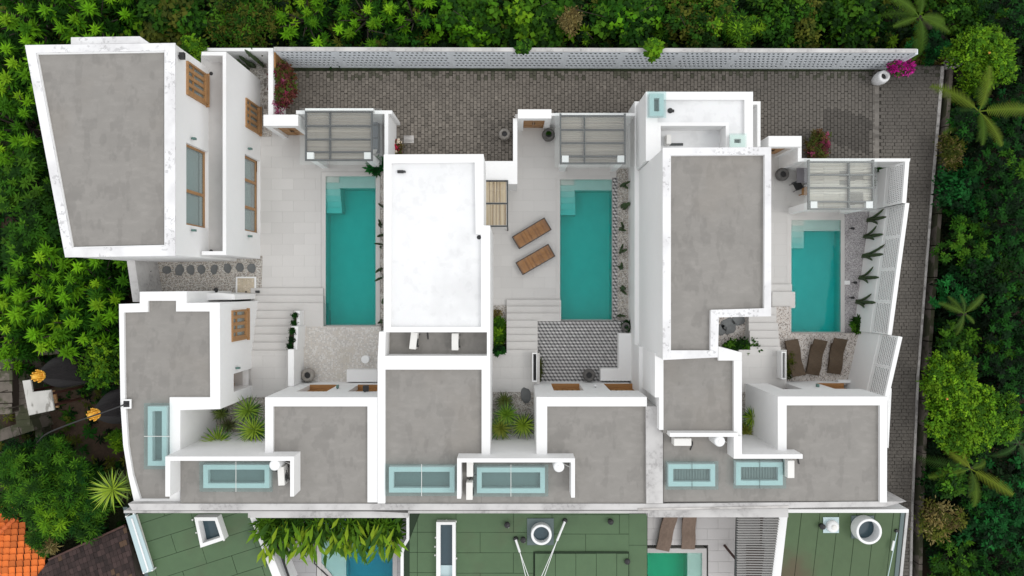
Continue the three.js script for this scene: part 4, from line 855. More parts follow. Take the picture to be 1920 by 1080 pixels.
// ------------------------------------------------------------------ pots, tables, stones, lamps
function pot(label, u, v, r, h, y, mat, group = 'round plant pots') {
  const t = thing('plant_pot', label, 'pot', [X(u, y + h), y, Z(v, y + h)], group);
  part(t, 'pot', lathe([[0.001, 0], [r * 0.62, 0], [r * 0.9, h * 0.35], [r, h * 0.65], [r * 0.9, h * 0.9], [r * 0.8, h], [r * 0.48, h * 0.995], [r * 0.46, h * 0.9], [r * 0.44, h * 0.78], [0.001, h * 0.78]], 28), mat);
  part(t, 'soil', cyl(0, h * 0.79, 0, r * 0.44, r * 0.44, 0.02), M.black);
  return t;
}
pot('pale round stone pot in the corner of the terrazzo patio', 575.5, 704, 0.37, 0.6, PL, M.potgrey);
pot('dark grey round pot on the patterned tile patio', 1105, 704, 0.35, 0.55, PL, M.potdark);
pot('black ribbed pot with a sprig beside the second gateway', 1029, 251, 0.36, 0.75, 0, M.potdark);
pot('grey round pot standing on the paved lane at the white wall', 946, 250.5, 0.32, 0.5, 0.03, M.potgrey);
pot('ribbed brown pot between the third gateway and the outdoor table', 1469.5, 326, 0.36, 0.6, 0, M.potdark);
pot('small dark pot at the corner of the patterned tile patio', 1174, 613, 0.24, 0.45, PL, M.potdark);
pot('small dark pot with a leafy plant on the upper walk beside the stairs', 935, 657, 0.17, 0.35, UP, M.potdark);
pot('tall whitewashed pot with pink flowers at the end of the pierced wall', 1659, 142, 0.36, 1.0, 0, M.worn);
{
  const t = thing('side_table', 'round white side table on the terrazzo patio', 'table', [X(684.5, PL + 0.5), PL, Z(674, PL + 0.5)]);
  part(t, 'table_top', lathe([[0.001, 0.46], [0.2, 0.46], [0.215, 0.475], [0.215, 0.49], [0.2, 0.5], [0.001, 0.5]], 30), M.whitemetal); part(t, 'pedestal', lathe([[0.17, 0], [0.16, 0.03], [0.05, 0.12], [0.05, 0.46]], 20), M.whitemetal);
}
{ // outdoor dining place under the third canopy
  const t = thing('outdoor_table', 'grey outdoor table half hidden under the pale canopy', 'table', P(1502, 331, 0));
  part(t, 'table_top', new RoundedBoxGeometry(1.5, 0.05, 0.9, 2, 0.015).translate(0.2, 0.74, 0), std({ color: rgb(0.2, 0.19, 0.21), roughness: 0.5 }));
  for (const [x, z] of [[-0.5, -0.38], [-0.5, 0.38], [0.88, -0.38], [0.88, 0.38]]) part(t, 'leg', box(x, 0.36, z, 0.06, 0.72, 0.06), M.iron);
  for (const [u, v, r, label] of [[1490, 350, 0.5, 'black chair drawn up to the grey table at the pool side'], [1508, 341, 0.1, 'black chair pushed under the grey table']]) {
    const c = thing('garden_chair', label, 'chair', P(u, v, 0), 'black chairs at the grey table', r);
    part(c, 'seat', new RoundedBoxGeometry(0.44, 0.04, 0.42, 2, 0.015).translate(0, 0.44, 0), M.black); part(c, 'backrest', new RoundedBoxGeometry(0.42, 0.32, 0.03, 2, 0.012).translate(0, 0.7, 0.2), M.black);
    for (const [x, z] of [[-0.19, -0.18], [0.19, -0.18], [-0.19, 0.18], [0.19, 0.18]]) part(c, 'leg', bar(V(x, 0.43, z), V(x * 1.15, 0, z * 1.2), 0.015), M.black);
  }
  const s = thing('wooden_stool', 'square wooden stool at the edge of the pale canopy', 'stool', P(1504, 360, 0));
  part(s, 'seat', new RoundedBoxGeometry(0.42, 0.05, 0.46, 2, 0.015).translate(0, 0.43, 0), M.teak); for (const [x, z] of [[-0.17, -0.18], [0.17, -0.18], [-0.17, 0.18], [0.17, 0.18]]) part(s, 'leg', box(x, 0.2, z, 0.045, 0.41, 0.045), M.teak);
  const b = thing('bench', 'long dark wooden bench against the pierced wall beside the pale canopy', 'bench', P(1652, 361, 0), null, 0.22);
  for (const z of [-0.2, 0.0, 0.2]) part(b, 'plank', box(0, 0.47, z, 2.0, 0.05, 0.185), M.darkwood); for (const e of [-1, 1]) part(b, 'leg', box(e * 0.85, 0.22, 0, 0.1, 0.44, 0.5), M.darkwood);
  part(b, 'cushion', new RoundedBoxGeometry(0.24, 0.06, 0.5, 2, 0.025).translate(0.96, 0.53, 0), M.bluegrey);
  const d = thing('daybed', 'narrow blue grey cushioned bench beside the first glass canopy', 'bench', P(704, 250, 0));
  part(d, 'base', box(0, 0.18, 0, 0.5, 0.34, 2.2), M.bluegrey);
  for (const k of [-1, 0, 1]) part(d, 'cushion', new RoundedBoxGeometry(0.46, 0.14, 0.66, 3, 0.05).translate(0, 0.42, k * 0.7), std({ color: rgb(0.2, 0.23, 0.26), roughness: 0.9 }));
  const rt = thing('side_table', 'round pale side table at the end of the cushioned bench', 'table', P(703, 284, 0));
  part(rt, 'table_top', cyl(0, 0.46, 0, 0.22, 0.22, 0.03, 28), M.plastic); part(rt, 'pedestal', cyl(0, 0, 0, 0.12, 0.04, 0.46), M.plastic);
}
function stoneSlab(label, u, v, rx, rz, y, turn, group) {
  const t = thing('stepping_stone', label, 'stepping stone', P(u, v, y), group, turn), out = [];
  for (let i = 0; i < 14; i++) { const a = i / 14 * 2 * Math.PI, k = rr(0.88, 1.08); out.push([Math.cos(a) * rx * k, Math.sin(a) * rz * k]); }
  const s = new THREE.Shape(out.map(([x, z]) => new THREE.Vector2(x, -z)));
  part(t, 'slab', new THREE.ExtrudeGeometry(s, { depth: 0.035, bevelEnabled: true, bevelSize: 0.02, bevelThickness: 0.012, bevelSegments: 2 }).rotateX(-Q), M.stone);
}
const nth = ['first', 'second', 'third', 'fourth', 'fifth', 'sixth', 'seventh', 'eighth', 'ninth', 'tenth'];
[[313, 506, 0.24, 0.2], [337, 507, 0.22, 0.31], [358, 506, 0.2, 0.27], [378, 505, 0.2, 0.26], [402, 505, 0.17, 0.27], [427, 503, 0.2, 0.26], [450, 501.5, 0.2, 0.24], [472, 502.5, 0.22, 0.25]].forEach(([u, v, a, b], i) =>
  stoneSlab(nth[i] + ' dark stepping stone from the trees in the gravel court below the tall left house', u, v, a, b, 0.015, (hash(i, 3, 1) - 0.5) * 0.4, 'stepping stones in the gravel court'));
stoneSlab('large grey stepping stone above the yuccas beside the patterned patio wall', 986, 741, 0.27, 0.4, UP - 0.03, 0.1, 'large garden stepping stones');
stoneSlab('round grey stepping stone in the garden below the tall house', 1366, 611, 0.4, 0.44, 0.26, 0, 'large garden stepping stones');
stoneSlab('grey stepping stone partly hidden under the tall house corner', 1352, 618, 0.3, 0.3, 0.26, 0, 'large garden stepping stones');
stoneSlab('dark stepping stone in the corner between tall house and narrow stairs', 1384, 601, 0.38, 0.26, 0.26, 0.2, 'large garden stepping stones');
{
  const t = thing('shower_tray', 'square beige outdoor shower tray with white rim in the gravel court', 'shower tray', P(462, 537, 0.02));
  part(t, 'rim', prismW([[-0.55, -0.53], [0.55, -0.53], [0.55, 0.53], [-0.55, 0.53]], 0, 0.09, [[[-0.47, -0.45], [0.47, -0.45], [0.47, 0.45], [-0.47, 0.45]]]), M.white); part(t, 'tray', box(0, 0.03, 0, 0.96, 0.04, 0.92), std({ map: M.terrazzo.map, color: rgb(0.92, 0.84, 0.7), roughness: 0.8 })); part(t, 'drain', cyl(0, 0.05, 0.3, 0.05, 0.05, 0.01), M.black);
  const s = thing('outdoor_shower', 'black outdoor shower post beside the beige tray', 'shower', P(431, 554, 0.02));
  part(s, 'post', cyl(0, 0, 0, 0.03, 0.03, 2.1, 10), M.black); part(s, 'arm', bar(V(0, 2.08, 0), V(0.12, 2.1, -0.3), 0.02), M.black); part(s, 'head', cyl(0.12, 2.05, -0.3, 0.13, 0.11, 0.04, 18), M.black);
}
function gardenLamp(label, u, v, y) {
  const t = thing('garden_lamp', label, 'lamp', P(u, v, y), 'small black garden lamps');
  part(t, 'stake', cyl(0, 0, 0, 0.02, 0.02, 0.2, 8), M.black); part(t, 'lamp_head', new THREE.CylinderGeometry(0.06, 0.075, 0.2, 12).rotateZ(0.9).translate(0.06, 0.26, 0), M.black);
}
gardenLamp('small black garden lamp beside the small pool below the pale canopy', 1592, 429, 0.03);
gardenLamp('small black garden lamp in the grey gravel next to the white skimmer lid', 1597, 530, 0.03);
gardenLamp('small black garden lamp in the grey gravel nearest the wicker loungers', 1592, 558, 0.03);
gardenLamp('small black garden lamp in the gravel beside the shower tray', 484, 547, 0.02);
gardenLamp('small black garden lamp in the gravel strip of the second pool', 1163, 603, 0.03);
{
  const t = thing('skimmer_lid', 'white pool skimmer lid beside the small pool', 'lid', P(1588, 530, 0.03)); part(t, 'lid', new RoundedBoxGeometry(0.3, 0.05, 0.22, 2, 0.015).translate(0, 0.025, 0), M.white); part(t, 'handle', box(0, 0.055, 0, 0.08, 0.02, 0.03), M.plastic);
}
// planters
{
  const t = thing('planter_wall', 'stepped white planter wall between the wide stairs and the terrazzo patio', 'planter', P(555, 660, 0));
  wpart(t, 'wall', prism(rect(553, 583, 562, 611.8), 1.15, 0), M.white); wpart(t, 'wall', prism([[546, 612], [559, 612], [557, 655], [543, 655]], 1.75, 0), M.white); wpart(t, 'wall', prism([[540, 655.2], [551, 655.2], [551, 724], [540, 724]], 2.15, 0), M.white);
  wpart(t, 'soil', [prism(rect(551, 586, 556, 610), 1.17, 1.1), prism([[544, 614], [552, 614], [550, 654], [540, 654]], 1.77, 1.7)], M.earth);
  for (const [u0, v0, u1, v1, label] of [[998, 662, 1007, 716, 'slim white planter box between the upper walk and the patterned patio'], [1465.5, 660, 1474, 711, 'slim white planter box between the upper walk and the wicker loungers']]) {
    const h = 1.95, p = thing('planter_box', label, 'planter', P((u0 + u1) / 2, (v0 + v1) / 2, PL), 'slim white planter boxes');
    wpart(p, 'box', prism(rect(u0, v0, u1, v1), h, PL - 0.1, [rect(u0 + 1.8, v0 + 1.8, u1 - 1.2, v1 - 1.8)]), M.white); wpart(p, 'soil', prism(rect(u0 + 1, v0 + 1, u1 - 0.6, v1 - 1), h - 0.3, h - 0.5), M.black);
  }
}

// ------------------------------------------------------------------ neighbours to the south: green roofs and two pool courts
const GH = 3.0;
function panels(parent, clip, ang, w, h, bond, ox, oz, y, gap = 0.022, jitter = 0.02) {    // large roof panels, each its own piece
  clip = ccw(clip); const c = Math.cos(ang), s = Math.sin(ang);
  for (let r = -20; r < 20; r++) for (let a = -20; a < 20; a++) {
    const sh = (((r % 2) + 2) % 2) * bond * w, p = [[a * w + sh + gap / 2, r * h + gap / 2], [(a + 1) * w + sh - gap / 2, r * h + gap / 2], [(a + 1) * w + sh - gap / 2, (r + 1) * h - gap / 2], [a * w + sh + gap / 2, (r + 1) * h - gap / 2]];
    const poly = clipPoly(ccw(p.map(([x, z]) => [ox + x * c - z * s, oz + x * s + z * c])), clip);
    if (poly.length < 3) continue;
    let ar = 0; poly.forEach((q, i) => { const n = poly[(i + 1) % poly.length]; ar += q[0] * n[1] - q[1] * n[0]; });
    if (Math.abs(ar) < 0.05) continue;
    const pc = new Pieces(); pc.add(poly, y + (rnd() - 0.5) * jitter * 0.4, 0.04, [1, 1, 1], jitter);
    const g = pc.geo(); g.deleteAttribute('color'); g.userData.keep = true;
    wpart(parent, 'roof_panel', g, M.green);
  }
}
{
  const b = thing('green_roof_house', 'house with dark green panelled roof, square white skylight and long glass strip', 'house', P(380, 1030, 1)), h = GH;
  const o = [[231, 950], [468, 950], [468, 964], [536, 1120], [288, 1120]];
  wpart(b, 'roof', prism(o, h - 0.03, 1), M.seam);
  panels(b, W([[239, 964], [466, 957], [532, 1120], [292, 1120]], h), -0.31, 2.6, 0.98, 0.5, X(320, h), Z(1002, h), h);
  wpart(b, 'roof_edge', [prism([[230, 951], [239, 951], [239, 964], [292, 1120], [284, 1120]], h + 0.02, 1)], M.bluegrey);
  wpart(b, 'wall', prism([[467, 955], [480, 955], [480, 964], [537, 1105], [520, 1105], [466, 964]], h + 0.1, 0), M.white);
  const f = wpart(b, 'sliding_door', [beam(P(505, 978, 2.7), P(548, 1100, 2.7), 0.08, 0.1), beam(P(505, 978, 1.36), P(548, 1100, 1.36), 0.08, 0.1)], M.black);
  const a = P(497, 985, 2.2), e = P(545, 1110, 2.2);
  for (let i = 0; i < 4; i++) { const p = a.clone().lerp(e, i / 4), q = a.clone().lerp(e, (i + 0.96) / 4); p.y = q.y = 2.05; wpart(f, 'louvre_panel', beam(p, q, 0.05, 1.25), M.iron); }
  const k = [[364, 970], [407, 970], [421, 1012], [376, 1027]], inn = k.map(([u, v]) => [391 + (u - 391) * 0.74, 995 + (v - 995) * 0.74]);
  const s = thing('skylight', 'square skewed white skylight on the left green roof', 'skylight', P(391, 995, h), 'skylights on the green roofs');
  wpart(s, 'kerb', prism(k, h + 0.5, h, [inn]), M.white); wpart(s, 'glass_panel', prism(inn, h + 0.04, h + 0.01), M.darkpane);
  for (const [u, v] of [[362, 974], [413, 985], [369, 998], [421, 1012]]) wpart(s, 'clip', cyl(X(u, h), h, Z(v, h), 0.04, 0.04, 0.08, 8), M.plastic);
  const g = thing('glass_strip', 'long pale glass strip along the left edge of the green roof', 'skylight', P(262, 1020, h));
  const gq = [[235.5, 970], [253, 964], [288, 1070], [268, 1076]];
  wpart(g, 'frosted_glass', prism(gq, h + 0.28, h + 0.22), M.frost);
  wpart(g, 'ridge_bar', beam(P(247, 972, h + 0.31), P(278, 1070, h + 0.31), 0.07, 0.05), M.whitemetal);
  wpart(g, 'kerb', prism(gq.map(([u, v]) => [261 + (u - 261) * 0.9, 1020 + (v - 1020) * 0.96]), h + 0.21, h), M.plastic);
  for (const [u, v] of [[270, 1074], [277, 1071], [286, 1069], [237, 968], [251, 963]]) wpart(g, 'clip', cyl(X(u, h + 0.3), h, Z(v, h + 0.3), 0.04, 0.04, 0.35, 8), M.whitemetal);
}
{
  const b = thing('green_roof_house', 'house with wide green panelled roof carrying a round and a long narrow skylight', 'house', P(985, 1030, 1)), h = GH;
  wpart(b, 'roof', prism([[766, 956], [1214, 956], [1214, 1125], [753, 1125], [753, 1036], [757, 1024], [766, 1011]], h - 0.03, 1), M.seam);
  wpart(b, 'roof_edge', prism([[762, 958], [767, 958], [767, 1012], [760, 1024], [756.5, 1037], [756.5, 1125], [751, 1125], [751, 1035], [755, 1022], [762, 1010]], h + 0.08, 1), M.white);
  const pw = (l) => W(l, h);
  panels(b, pw([[768, 958], [818, 958], [818, 1125], [757, 1125], [757, 1040], [768, 1012]]), 0, 1.25, 1.02, 0, X(782.5, h), Z(960, h), h);
  panels(b, pw(rect(818, 958, 1000, 1125)), 0, 2.9, 1.03, 0.42, X(855, h), Z(960, h), h);
  panels(b, pw(rect(1000, 958, 1179, 1034)), 0, 3.4, 0.98, 0.5, X(1035, h), Z(965, h), h);
  panels(b, pw(rect(1179, 958, 1213, 1125)), 0, 1.0, 1.6, 0, X(1179, h), Z(963, h), h);
  wpart(b, 'raised_roof', prism(rect(1002.5, 1035.5, 1178, 1125), h + 0.1, h - 0.1), M.seam);
  panels(b, pw(rect(1003, 1036, 1177.5, 1125)), 0, 1.03, 3.4, 0, X(1041, h), Z(1036, h), h + 0.13);
  const s = thing('skylight', 'long narrow white framed skylight on the wide green roof', 'skylight', P(835, 1030, h), 'skylights on the green roofs');
  const r = rect(818, 979, 854, 1095), hole = rect(825.5, 984, 848, 1084);
  wpart(s, 'kerb', prism(r, h + 0.35, h - 0.02, [hole]), M.white); wpart(s, 'glass_panel', prism(hole, h + 0.06, h + 0.03), M.darkpane); wpart(s, 'inner_ledge', prism(rect(826, 1060, 848, 1084), h + 0.12, h + 0.065), M.frost);
  for (const [u, v] of [[837, 975], [855, 977], [817, 1007], [816, 1024], [816, 1040], [856, 1046]]) wpart(s, 'clip', cyl(X(u, h), h, Z(v, h), 0.04, 0.04, 0.1, 8), M.plastic);
}
function tubeLight(label, u, v, r, plate, h, y, dome) {
  const t = thing('roof_light', label, 'skylight', [X(u, y + h), y, Z(v, y + h)], 'skylights on the green roofs');
  part(t, 'base_plate', new RoundedBoxGeometry(plate, 0.03, plate, 2, 0.01).translate(-0.03, 0.03, -0.03), dome ? M.frost : M.bluegrey);
  if (dome) { part(t, 'dome', lathe([[r, 0.04], [r, h * 0.5], [r * 0.9, h * 0.8], [r * 0.5, h], [0.001, h * 1.05]], 26), M.whitemetal); part(t, 'cap', lathe([[r * 0.45, h], [r * 0.4, h + 0.05], [0.001, h + 0.06]], 20), M.plastic); }
  else { part(t, 'tube', lathe([[r, 0.04], [r, h - 0.03], [r - 0.02, h], [r - 0.11, h], [r - 0.13, h - 0.03], [r - 0.13, 0.05]], 36), M.whitemetal); part(t, 'lens', cyl(0, 0.06, 0, r - 0.13, r - 0.13, 0.02, 30), M.darkpane); }
}
tubeLight('round white tube skylight on a dark plate on the wide green roof', 1015, 1003, 0.52, 1.35, 0.4, GH, false);
tubeLight('large round white tube skylight on the right-hand green roof', 1630, 997, 0.64, 1.15, 0.62, GH, false);
tubeLight('small domed white roof light on the right-hand green roof', 1564, 989, 0.31, 0.8, 0.3, GH, true);
function rods(label, a, b, base) {                      // pair of white rods from a black socket
  const t = thing('roof_rods', label, 'rods', P(a[0], a[1], GH));
  wpart(t, 'socket', cyl(X(a[0], GH), GH, Z(a[1], GH), 0.13, 0.1, 0.14), M.black);
  const m = [a[0] + (b[0] - a[0]) * 0.35, a[1] + (b[1] - a[1]) * 0.35];
  wpart(t, 'sleeve', bar(P(a[0], a[1] + 2, GH + 0.16), P(m[0], m[1], GH + 0.3), 0.06, 0.06, 8), M.whitemetal);
  for (const k of [-3, 2.5]) wpart(t, 'rod', bar(P(m[0], m[1], GH + 0.3), P(b[0] + k, b[1], GH + 0.5), 0.018), M.whitemetal);
}
rods('white rods leaning from the black socket left of the round skylight', [967, 1010], [989, 1082]);
rods('white rods leaning from the black socket right of the round skylight', [1059, 976], [1017, 1084]);
{
  const t = thing('roof_rods', 'thin blue green rod with white sleeve at the right edge of the right-hand green roof', 'rods', P(1680, 995, GH));
  wpart(t, 'socket', cyl(X(1680, GH), GH, Z(995, GH), 0.1, 0.08, 0.12), M.black); wpart(t, 'rod', bar(P(1682, 998, GH + 0.15), P(1664, 1085, GH + 0.3), 0.022), M.frost); wpart(t, 'sleeve', bar(P(1676, 1014, GH + 0.2), P(1672, 1032, GH + 0.22), 0.05, 0.05, 8), M.whitemetal);
}
const vent = (label, u, v) => { const t = thing('roof_vent', label, 'vent', P(u, v, GH), 'small vents on the green roofs'); part(t, 'pipe', cyl(0, 0, 0, 0.11, 0.1, 0.22), M.black); part(t, 'cowl', lathe([[0.15, 0.2], [0.13, 0.27], [0.001, 0.31]], 18), M.black); part(t, 'bracket', box(0.06, 0.04, 0.14, 0.07, 0.05, 0.1), M.plastic); };
vent('small black vent left of the round skylight near the retaining wall', 951, 982); vent('small black vent alone right of the leaning rods', 1144, 976); vent('small black vent on the raised strip of the wide green roof', 1175, 1050); vent('small vent beside the small domed roof light', 1539, 985); vent('small black vent beside the left rod socket', 981, 1010);
{
  const b = thing('green_roof_house', 'house with green roof in long strips, brown stain and two round roof lights', 'house', P(1580, 1030, 1)), h = GH;
  wpart(b, 'roof', prism([[1478, 950], [1697, 950], [1680, 1125], [1458, 1125]], h - 0.03, 1), M.seam);
  const cl = ccw(W([[1478, 957], [1690, 957], [1674, 1125], [1459, 1125]], h)), tl = -0.115;
  for (let i = -1; i < 8; i++) {
    const u = 1470 + i * 34.5, q = clipPoly(ccw(W([[u + 0.5, 950], [u + 34, 950], [u + 34 - 20, 1125], [u + 0.5 - 20, 1125]], h)), cl);
    if (q.length < 3) continue;
    const pc = new Pieces(); pc.add(q, h, 0.04, [1, 1, 1], 0.005); const g = pc.geo(); g.deleteAttribute('color'); g.userData.keep = true; wpart(b, 'roof_panel', g, M.green3);
  }
  wpart(b, 'gutter', prism([[1690, 957], [1697, 957], [1680, 1125], [1673, 1125]], h + 0.05, 1), M.bluegrey);
  wpart(b, 'wall', prism([[1461, 966], [1478, 958], [1459, 1125], [1442, 1125]], h + 0.1, 0), M.white);
  wpart(b, 'wall', prism([[1478, 955], [1704, 955], [1704, 961.5], [1478, 961.5]], h + 1.2, 0), M.white);
  wpart(b, 'wall', prism([[1699, 962], [1704, 962], [1688, 1125], [1682, 1125]], h - 0.3, 0), M.old);
}
// brown stain of its own shape on the right-hand roof's paint
// pool courts of the neighbours
const greyTone = () => { const k = 0.95 + 0.1 * rnd(); return [0.37 * k, 0.365 * k, 0.37 * k]; };
function court(name, outline, holes, fields, tone) {
  const t = floorGroup(name); wpart(t, 'tile_bed', prism(outline, UP - 0.012, -0.5, holes), M.joint);
  const pc = new Pieces(); for (const f of fields) tiles(pc, W(f, UP), { w: 1.15, h: 0.58, gap: 0.012, bond: 0.5, top: UP, thick: 0.03, color: tone });
  wpart(t, 'floor_tile', pc.geo(), M.tile).userData.kind = 'stuff';
}
court('neighbour_terrace', [[468, 950], [775, 950], [775, 1140], [468, 1140]], [rect(593, 952, 745, 1138)], [rect(468, 950, 593, 1140), rect(745, 950, 775, 1140)], greyTone);
pool('blue swimming pool partly under the overhanging hedge between two green roofs', 602, 960, 737, 1130, 1.3, M.blue, { level: UP, ledge: [602, 648, 1129], coping: M.terracefloor });
{
  const t = struct('pool_corner', prism([[600, 1052], [658, 1122], [658, 1135], [600, 1135]], UP - 0.03, 0), M.terracefloor);
  const g = thing('drain_channel', 'thin black drain line around the blue pool terrace', 'drain', P(590, 1030, UP));
  wpart(g, 'channel', [prism(rect(588.6, 960, 590.6, 1057), UP + 0.03, UP - 0.1), prism([[588.6, 1057.2], [590.8, 1057.2], [640, 1104], [640, 1107]], UP + 0.03, UP - 0.1)], M.black);
}
court('neighbour_terrace_001', [[1205, 950], [1490, 950], [1490, 1140], [1205, 1140]], [rect(1205, 1022, 1328, 1139)], [rect(1205, 950, 1490, 1022), rect(1328, 1022, 1490, 1140)], () => { const k = 0.96 + 0.08 * rnd(); return [0.5 * k, 0.48 * k, 0.47 * k]; });
pool('emerald green swimming pool in front of two faded loungers', 1190, 1036, 1317, 1128, 1.3, M.emerald, { level: UP, ledge: [1290, 1317, 1127], coping: M.terracefloor });
{
  const h = 3.2, t = thing('louvred_pergola', 'pergola of many thin grey louvres beside the green pool court', 'pergola', P(1420, 1025, UP));
  wpart(t, 'side_beam', beam(P(1382, 968, h - 0.05), P(1378, 1120, h - 0.05), 0.09, 0.14), M.steel); wpart(t, 'mid_beam', beam(P(1428, 968, h - 0.1), P(1424, 1120, h - 0.1), 0.09, 0.1), M.darkwood);
  for (let i = 0; i < 32; i++) { const v = 973 + i * 4.7; wpart(t, 'slat', beam(P(1381, v, h + 0.05), P(1462 - (v - 966) * 0.13, v + 0.6, h + 0.05), 0.055, 0.09), M.slatgrey); }
  for (const v of [1050, 1124]) wpart(t, 'post', beam(P(1381, v, h - 0.13), V(X(1381, h), UP, Z(v, h)), 0.13, 0.13), M.darkwood);
  const c = thing('brown_cabinet', 'dark brown storage bench in the shade of the louvres', 'bench', P(1412, 1060, UP));
  part(c, 'seat', new RoundedBoxGeometry(0.8, 0.08, 2.2, 2, 0.02).translate(0, 0.5, 0), M.darkwood); part(c, 'box_front', box(0, 0.23, 0, 0.74, 0.45, 2.1), M.darkwood);
}
// ------------------------------------------------------------------ left-hand temple yard and tiled roofs
{
  const b = thing('orange_roof_house', 'house with bright orange clay tiled hip roof at the lower left corner', 'house', [X(30, 3), 0, Z(1040, 3)]);
  const yAt = (x, z) => 3.4 - 0.16 * Math.max(0, x - X(20, 3.2)) - 0.1 * Math.abs(z - Z(1075, 3)), inside = (x, z) => { const y = yAt(x, z), u = 960 + x * F / (D - y), v = 540 + z * F / (D - y); const edge = v < 1000 ? 15 + (v - 950) * 0.64 : v < 1048 ? 47 + (v - 1000) * 0.69 : 80; return v > 949 && u < edge; };
  const tg = new THREE.CylinderGeometry(0.19, 0.2, 0.4, 5, 1, true, -0.85, 1.7).rotateX(Q).rotateZ(0).translate(0, -0.13, 0); tg.rotateX(0);
  const tgs = [0.8, 0.9, 1, 1.08, 0.7].map((k) => { const g = boxUV(flat(tg.clone())), n = g.attributes.position.count, c = []; for (let i = 0; i < n; i++) c.push(0.66 * k, 0.155 * k, 0.025 * k); g.setAttribute('color', new THREE.Float32BufferAttribute(c, 3)); return g; });
  const om = std({ vertexColors: true, roughness: 0.85, side: THREE.DoubleSide });
  let n = 0;
  for (let z = Z(944, 3); z < Z(1130, 3); z += 0.31) for (let x = X(-60, 3); x < X(86, 3); x += 0.335) {
    if (!inside(x, z)) continue;
    const m = new THREE.Mesh(pick(tgs), om); m.name = 'roof_tile'; m.position.set(x - b.position.x, yAt(x, z) + (rnd() - 0.5) * 0.015, z - b.position.z); m.rotation.set(0.13, (rnd() - 0.5) * 0.04, -0.16); if (n++ < 299) b.add(m);
  }
  wpart(b, 'roof_underlay', prism([[-70, 949], [14, 949], [46, 1000], [79, 1049], [79, 1125], [-70, 1125]], 2.35, 2.2), M.earth);
  wpart(b, 'wall', prism([[-60, 975], [10, 975], [40, 1020], [60, 1060], [60, 1120], [-60, 1120]], 2.2, -0.8), M.mossstone);
  const hip = (p, q) => { for (let i = 0; i < 9; i++) { const a = p.clone().lerp(q, i / 9), e = p.clone().lerp(q, (i + 1.05) / 9); wpart(b, 'ridge_tile', bar(a, e, 0.1, 0.12, 8), M.ridge); } };
  hip(P(-40, 1035, 3.5), P(28, 972, 2.95));
  const d = thing('dark_roof_house', 'house with dark brown tiled roof beside the left green roof', 'house', P(180, 1060, 0));
  const pc = new Pieces(), cl = W([[92, 1050], [234, 986], [276, 1120], [40, 1120]], 3), c = Math.cos(-0.4), s = Math.sin(-0.4), ox = X(92, 3), oz = Z(1050, 3);
  const loc = cl.map(([x, z]) => [(x - ox) * c + (z - oz) * s, -(x - ox) * s + (z - oz) * c]);
  tiles(pc, loc, { w: 0.2, h: 0.28, gap: 0.012, top: 0.03, thick: 0.05, tilt: 0.12, uneven: 0.02, color: () => { const k = 0.5 + rnd(); return rnd() < 0.06 ? [0.085, 0.05, 0.03] : [0.036 * k, 0.022 * k, 0.02 * k]; } });
  const g = pc.geo(); g.applyMatrix4(new THREE.Matrix4().makeRotationX(-0.18)); g.rotateY(0.4); g.translate(ox, 2.9, oz); wpart(d, 'roof_tile', g, M.rough).userData.kind = 'stuff';
  wpart(d, 'eaves_board', beam(P(92, 1049, 2.95), P(234, 985, 2.95), 0.09, 0.16), M.darkwood);
  wpart(d, 'wall', prism([[100, 1062], [232, 1002], [262, 1115], [70, 1115]], 2.6, -0.8), M.mossstone);
}
function shrine(label, u, v, h, r, turn) {
  const t = thing('thatched_shrine', label, 'shrine', [X(u, h), -0.5, Z(v, h)], 'black thatched shrines', turn), H = h + 0.5;
  part(t, 'plinth', [box(0, 0.4, 0, r * 1.5, 0.8, r * 1.5), box(0, 0.95, 0, r * 1.25, 0.3, r * 1.25)], M.mossstone);
  for (const a of [-1, 1]) for (const b of [-1, 1]) part(t, 'post', box(a * r * 0.5, 1.6, b * r * 0.5, 0.12, 1.1, 0.12), M.darkwood);
  const g = new THREE.CylinderGeometry(0.16, r * 1.1, H - 2.5, 4, 5).rotateY(Q / 2), p = g.attributes.position;
  for (let i = 0; i < p.count; i++) { const k = 1 + 0.12 * Math.sin((p.getY(i) / (H - 2.5) + 0.5) * Math.PI); p.setX(i, p.getX(i) * k); p.setZ(i, p.getZ(i) * k); }
  g.computeVertexNormals();
  part(t, 'thatch', [g.translate(0, 2.0 + (H - 2.5) / 2 + 0.1, 0), box(0, 2.05, 0, r * 1.55, 0.16, r * 1.55)], M.thatch);
  const top = part(t, 'gold_crown', [lathe([[0.2, H - 0.6], [0.24, H - 0.52], [0.15, H - 0.42], [0.18, H - 0.34], [0.14, H - 0.2], [0.1, H - 0.05], [0.001, H]], 12)], M.gold);
  for (let k = 0; k < 4; k++) { const a = k * Q + Q / 2; for (let i = 0; i < 5; i++) part(top, 'gold_leaf', [bar(V(Math.cos(a + (i - 2) * 0.28) * 0.2, H - 0.55, Math.sin(a + (i - 2) * 0.28) * 0.2), V(Math.cos(a + (i - 2) * 0.33) * (i % 2 ? 0.2 : 0.3), H - 0.36 + (i % 2) * 0.2, Math.sin(a + (i - 2) * 0.33) * (i % 2 ? 0.2 : 0.3)), 0.06, 0.03, 6)], M.gold); }
}
shrine('black thatched shrine with golden crown crossed by the cable', 166, 780, 5.2, 1.15, 0.25);
shrine('black thatched shrine with golden crown under the left tree', 61, 707, 4.9, 1.1, 0.2);
